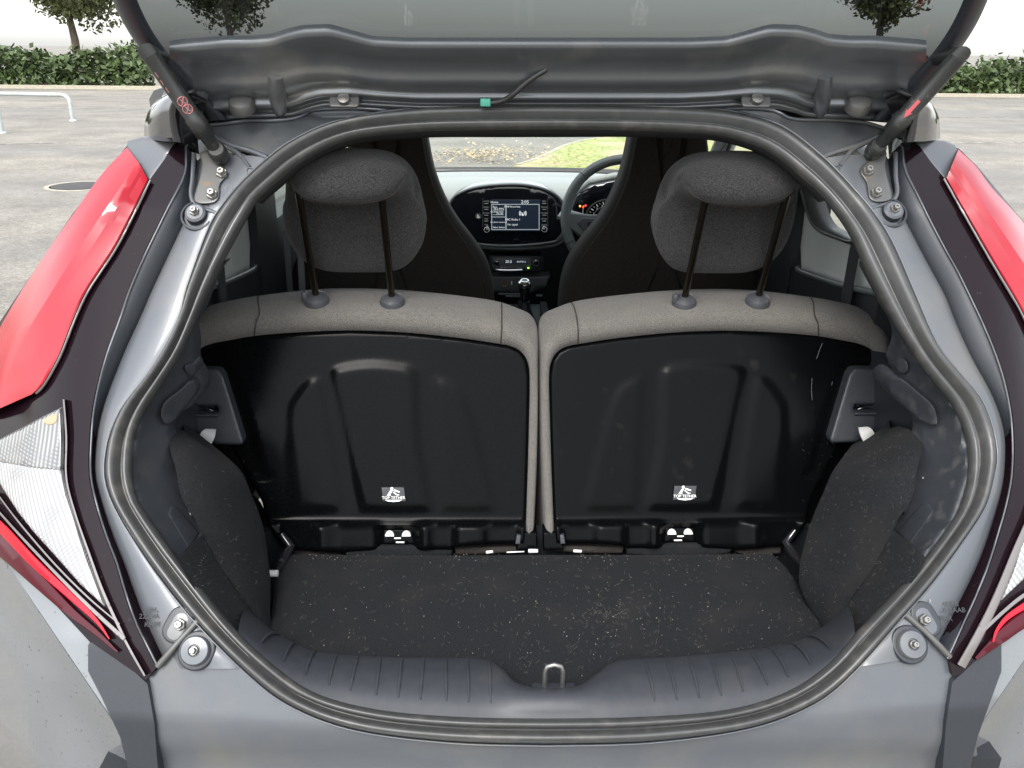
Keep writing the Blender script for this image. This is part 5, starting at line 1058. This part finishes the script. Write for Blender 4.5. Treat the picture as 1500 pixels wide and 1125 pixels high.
for sg in (-1, 1):
    sp_ = slab('spoke', [(sg * .05, -.035), (sg * .05, .032), (sg * .10, .030), (sg * .17, .035), (sg * .17, -.01), (sg * .13, -.04)], wc + wn * .012 - wy * .018, wx, wy, DASHGREY, st, thick=.024, r=.008)
    slab('switch_pad', [(sg * .072, -.022), (sg * .072, .014), (sg * .13, .018), (sg * .145, .002), (sg * .125, -.022)], wc + wn * .020 - wy * .018, wx, wy, SLEEVE, sp_, thick=.012, r=.004)
    slab('switch_key', rrect(.022, .014, .003, 3, sg * .105, -.003), wc + wn * .024 - wy * .018, wx, wy, SCREENGLASS, sp_, thick=.006, r=.0015)
slab('spoke', [(-.03, -.165), (.03, -.165), (.04, -.05), (-.04, -.05)], wc + wn * .010, wx, wy, DARKPLASTIC, st, thick=.02, r=.006)
tube('column', [wc - wn * .02, wc - wn * .26], [.035, .05], DARKPLASTIC, st, 16)
tube('stalk', [one(on_y, 860, 318, 2.58), one(on_y, 838, 313, 2.58), one(on_y, 824, 313.5, 2.57), one(on_y, 819, 319, 2.56)], [.007, .009, .011, .007], DASHTOP, st, 10)

# ================================================================== GEAR LEVER AND CONSOLE
ge = thing('gear_lever', one(on_y, 769, 440, 2.38), 'gear lever with a bright silver topped knob between the front seats', 'gear lever')
kp = one(on_y, 768.5, 417, 2.38)
lathe('knob', [(0, -.055), (.012, -.055), (.014, -.045), (.0125, -.035), (.014, -.02), (.0185, -.006), (.0185, .0), (0, .0)], kp, (0, -.1, 1), GLOSSBLACK, ge, 20)
cap_ = lathe('knob_top', [(.0188, -.004), (.0195, .0), (.0180, .009), (.012, .0145), (.0085, .0145), (.008, .012), (0, .012)], kp, (0, -.25, 1), CHROME, ge, 24)
lathe('emblem', [(0, .0125), (.008, .0125), (.006, .0140), (0, .0140)], kp, (0, -.25, 1), SCREENGLASS, cap_, 14)
lathe('boot', [(0, -.15), (.05, -.15), (.04, -.12), (.026, -.09), (.018, -.066), (.016, -.05), (0, -.05)], kp, (0, -.05, 1), DARKPLASTIC, ge, 18)
lathe('lever_collar', [(.0, -.066), (.0165, -.066), (.0175, -.060), (.0165, -.053), (0, -.053)], kp, (0, -.1, 1), STEEL, ge, 18)
co = thing('centre_console', (0, 2.4, .30), 'dark centre console running between the front seats under the gear lever', 'console')
joined('console_body', [box_geo((.02, 2.42, .52), (.17, .62, .44))], DARKPLASTIC, co)
tp = slab('console_top', rrect(.165, .60, .02, 4), (.02, 2.42, .742), (1.0, 0, 0), (0, 1.0, 0), DASHGREY, co, thick=.01, r=.004)
joined('console_ridge', [box_geo((.085, 2.40, .76), (.02, .4, .05)), box_geo((.02, 2.16, .70), (.12, .06, .16))], DARKPLASTIC, co)

# ================================================================== STRAY HAIRS AND CRUMBS
V = []; F = []
def hair(p, n, ln, w=.00028, curl=1.0):
    a = random.uniform(0, 6.283); n = np.array(n, float); n /= np.linalg.norm(n); t1 = np.cross(n, [math.cos(a), math.sin(a), .3]); t1 /= np.linalg.norm(t1); t2 = np.cross(n, t1); k = random.uniform(-1, 1) * curl
    b = len(V); lift = random.uniform(.0012, .004)
    for i in range(5):
        s = i / 4 - .5; c = np.array(p) + t1 * s * ln + t2 * k * ln * (s * s - .12) + n * (lift + .002 * math.sin(i * 1.7)); ww = w * (1 - abs(s) * .8)
        V.extend([c + t2 * ww, c - t2 * ww * .5 + n * ww, c - t2 * ww * .5 - n * ww])
    for i in range(4):
        for j in range(3): F.append((b + i * 3 + j, b + i * 3 + (j + 1) % 3, b + i * 3 + 3 + (j + 1) % 3, b + i * 3 + 3 + j))
flp = np.array(fl, float)
cnt = 0
while cnt < 560:
    u, v = random.uniform(400, 1200), random.uniform(812, 990)
    if random.random() > .35 + .65 * math.exp(-((u - 900) / 230) ** 2) : continue
    if not bdist([(u, v)], flp)[1][0]: continue
    hair(one(on_z, u, v, .701), (0, 0, 1), random.uniform(.003, .010), random.uniform(.00007, .00014), .45); cnt += 1
for _ in range(60):                                      # a tangle on the floor
    u, v = random.gauss(885, 22), random.gauss(900, 13); hair(one(on_z, u, v, .701), (0, 0, 1), random.uniform(.005, .011), .0001, 1.0)
dg_ = bpy.context.evaluated_depsgraph_get(); dg_.update()
def cast(u, v):
    d = rays([u], [v])[0]; ok, loc, nr, idx, ob, _ = scene.ray_cast(dg_, Vector(CAM), Vector(d)); return ok, loc, nr, ob
for i in range(520):
    k = random.random()
    if k < .62: u, v = random.uniform(1165, 1345), random.uniform(620, 930)
    elif k < .78: u, v = random.uniform(265, 400), random.uniform(620, 940)
    elif k < .9: u, v = random.uniform(820, 1290), random.uniform(430, 720)
    else: u, v = random.uniform(420, 1180), random.uniform(260, 480)
    ok, loc, nr, ob = cast(u, v)
    if ok and ob and any(s in ob.name for s in ('carpet', 'cover', 'cushion', 'panel')) and 'rear_panel' not in ob.name and 'quarter' not in ob.name:
        if nr.dot(Vector(CAM) - loc) < 0: nr = -nr
        if 'panel' in ob.name and random.random() < .7: continue
        hair(np.array(loc), np.array(nr), random.uniform(.0025, .007), random.uniform(.00006, .00012), .35)
setp(mk('stray_hairs', V, F, HAIR, None, True, normals=False), kind='stuff')
geo = []
for _ in range(330):
    k = random.random()
    if k < .45: p = one(on_z, random.uniform(430, 1190), random.uniform(815, 960), .703)
    elif k < .8: p = one(on_z, random.choice([random.gauss(500, 30), random.gauss(690, 22), random.gauss(870, 18), random.gauss(1075, 25)]), random.uniform(811, 822), .704)
    else: p = one(on_z, random.gauss(905, 60), random.gauss(900, 30), .703)
    s = random.uniform(.0003, .0008); geo.append(box_geo(p, np.array([s, s, s]) * np.random.uniform(.6, 1.8, 3)))
for u, v in ((199, 786), (202, 790), (210, 803), (211, 806), (247, 850), (249, 856), (251, 859), (253, 861), (275, 889), (276, 893), (1352, 700), (1362, 880)):
    p = one(on_prof, u, v, -.006); s = random.uniform(.0009, .0018); geo.append(box_geo(p, np.array([s, s, s * 2])))
setp(joined('crumbs', geo, LINT), kind='stuff')
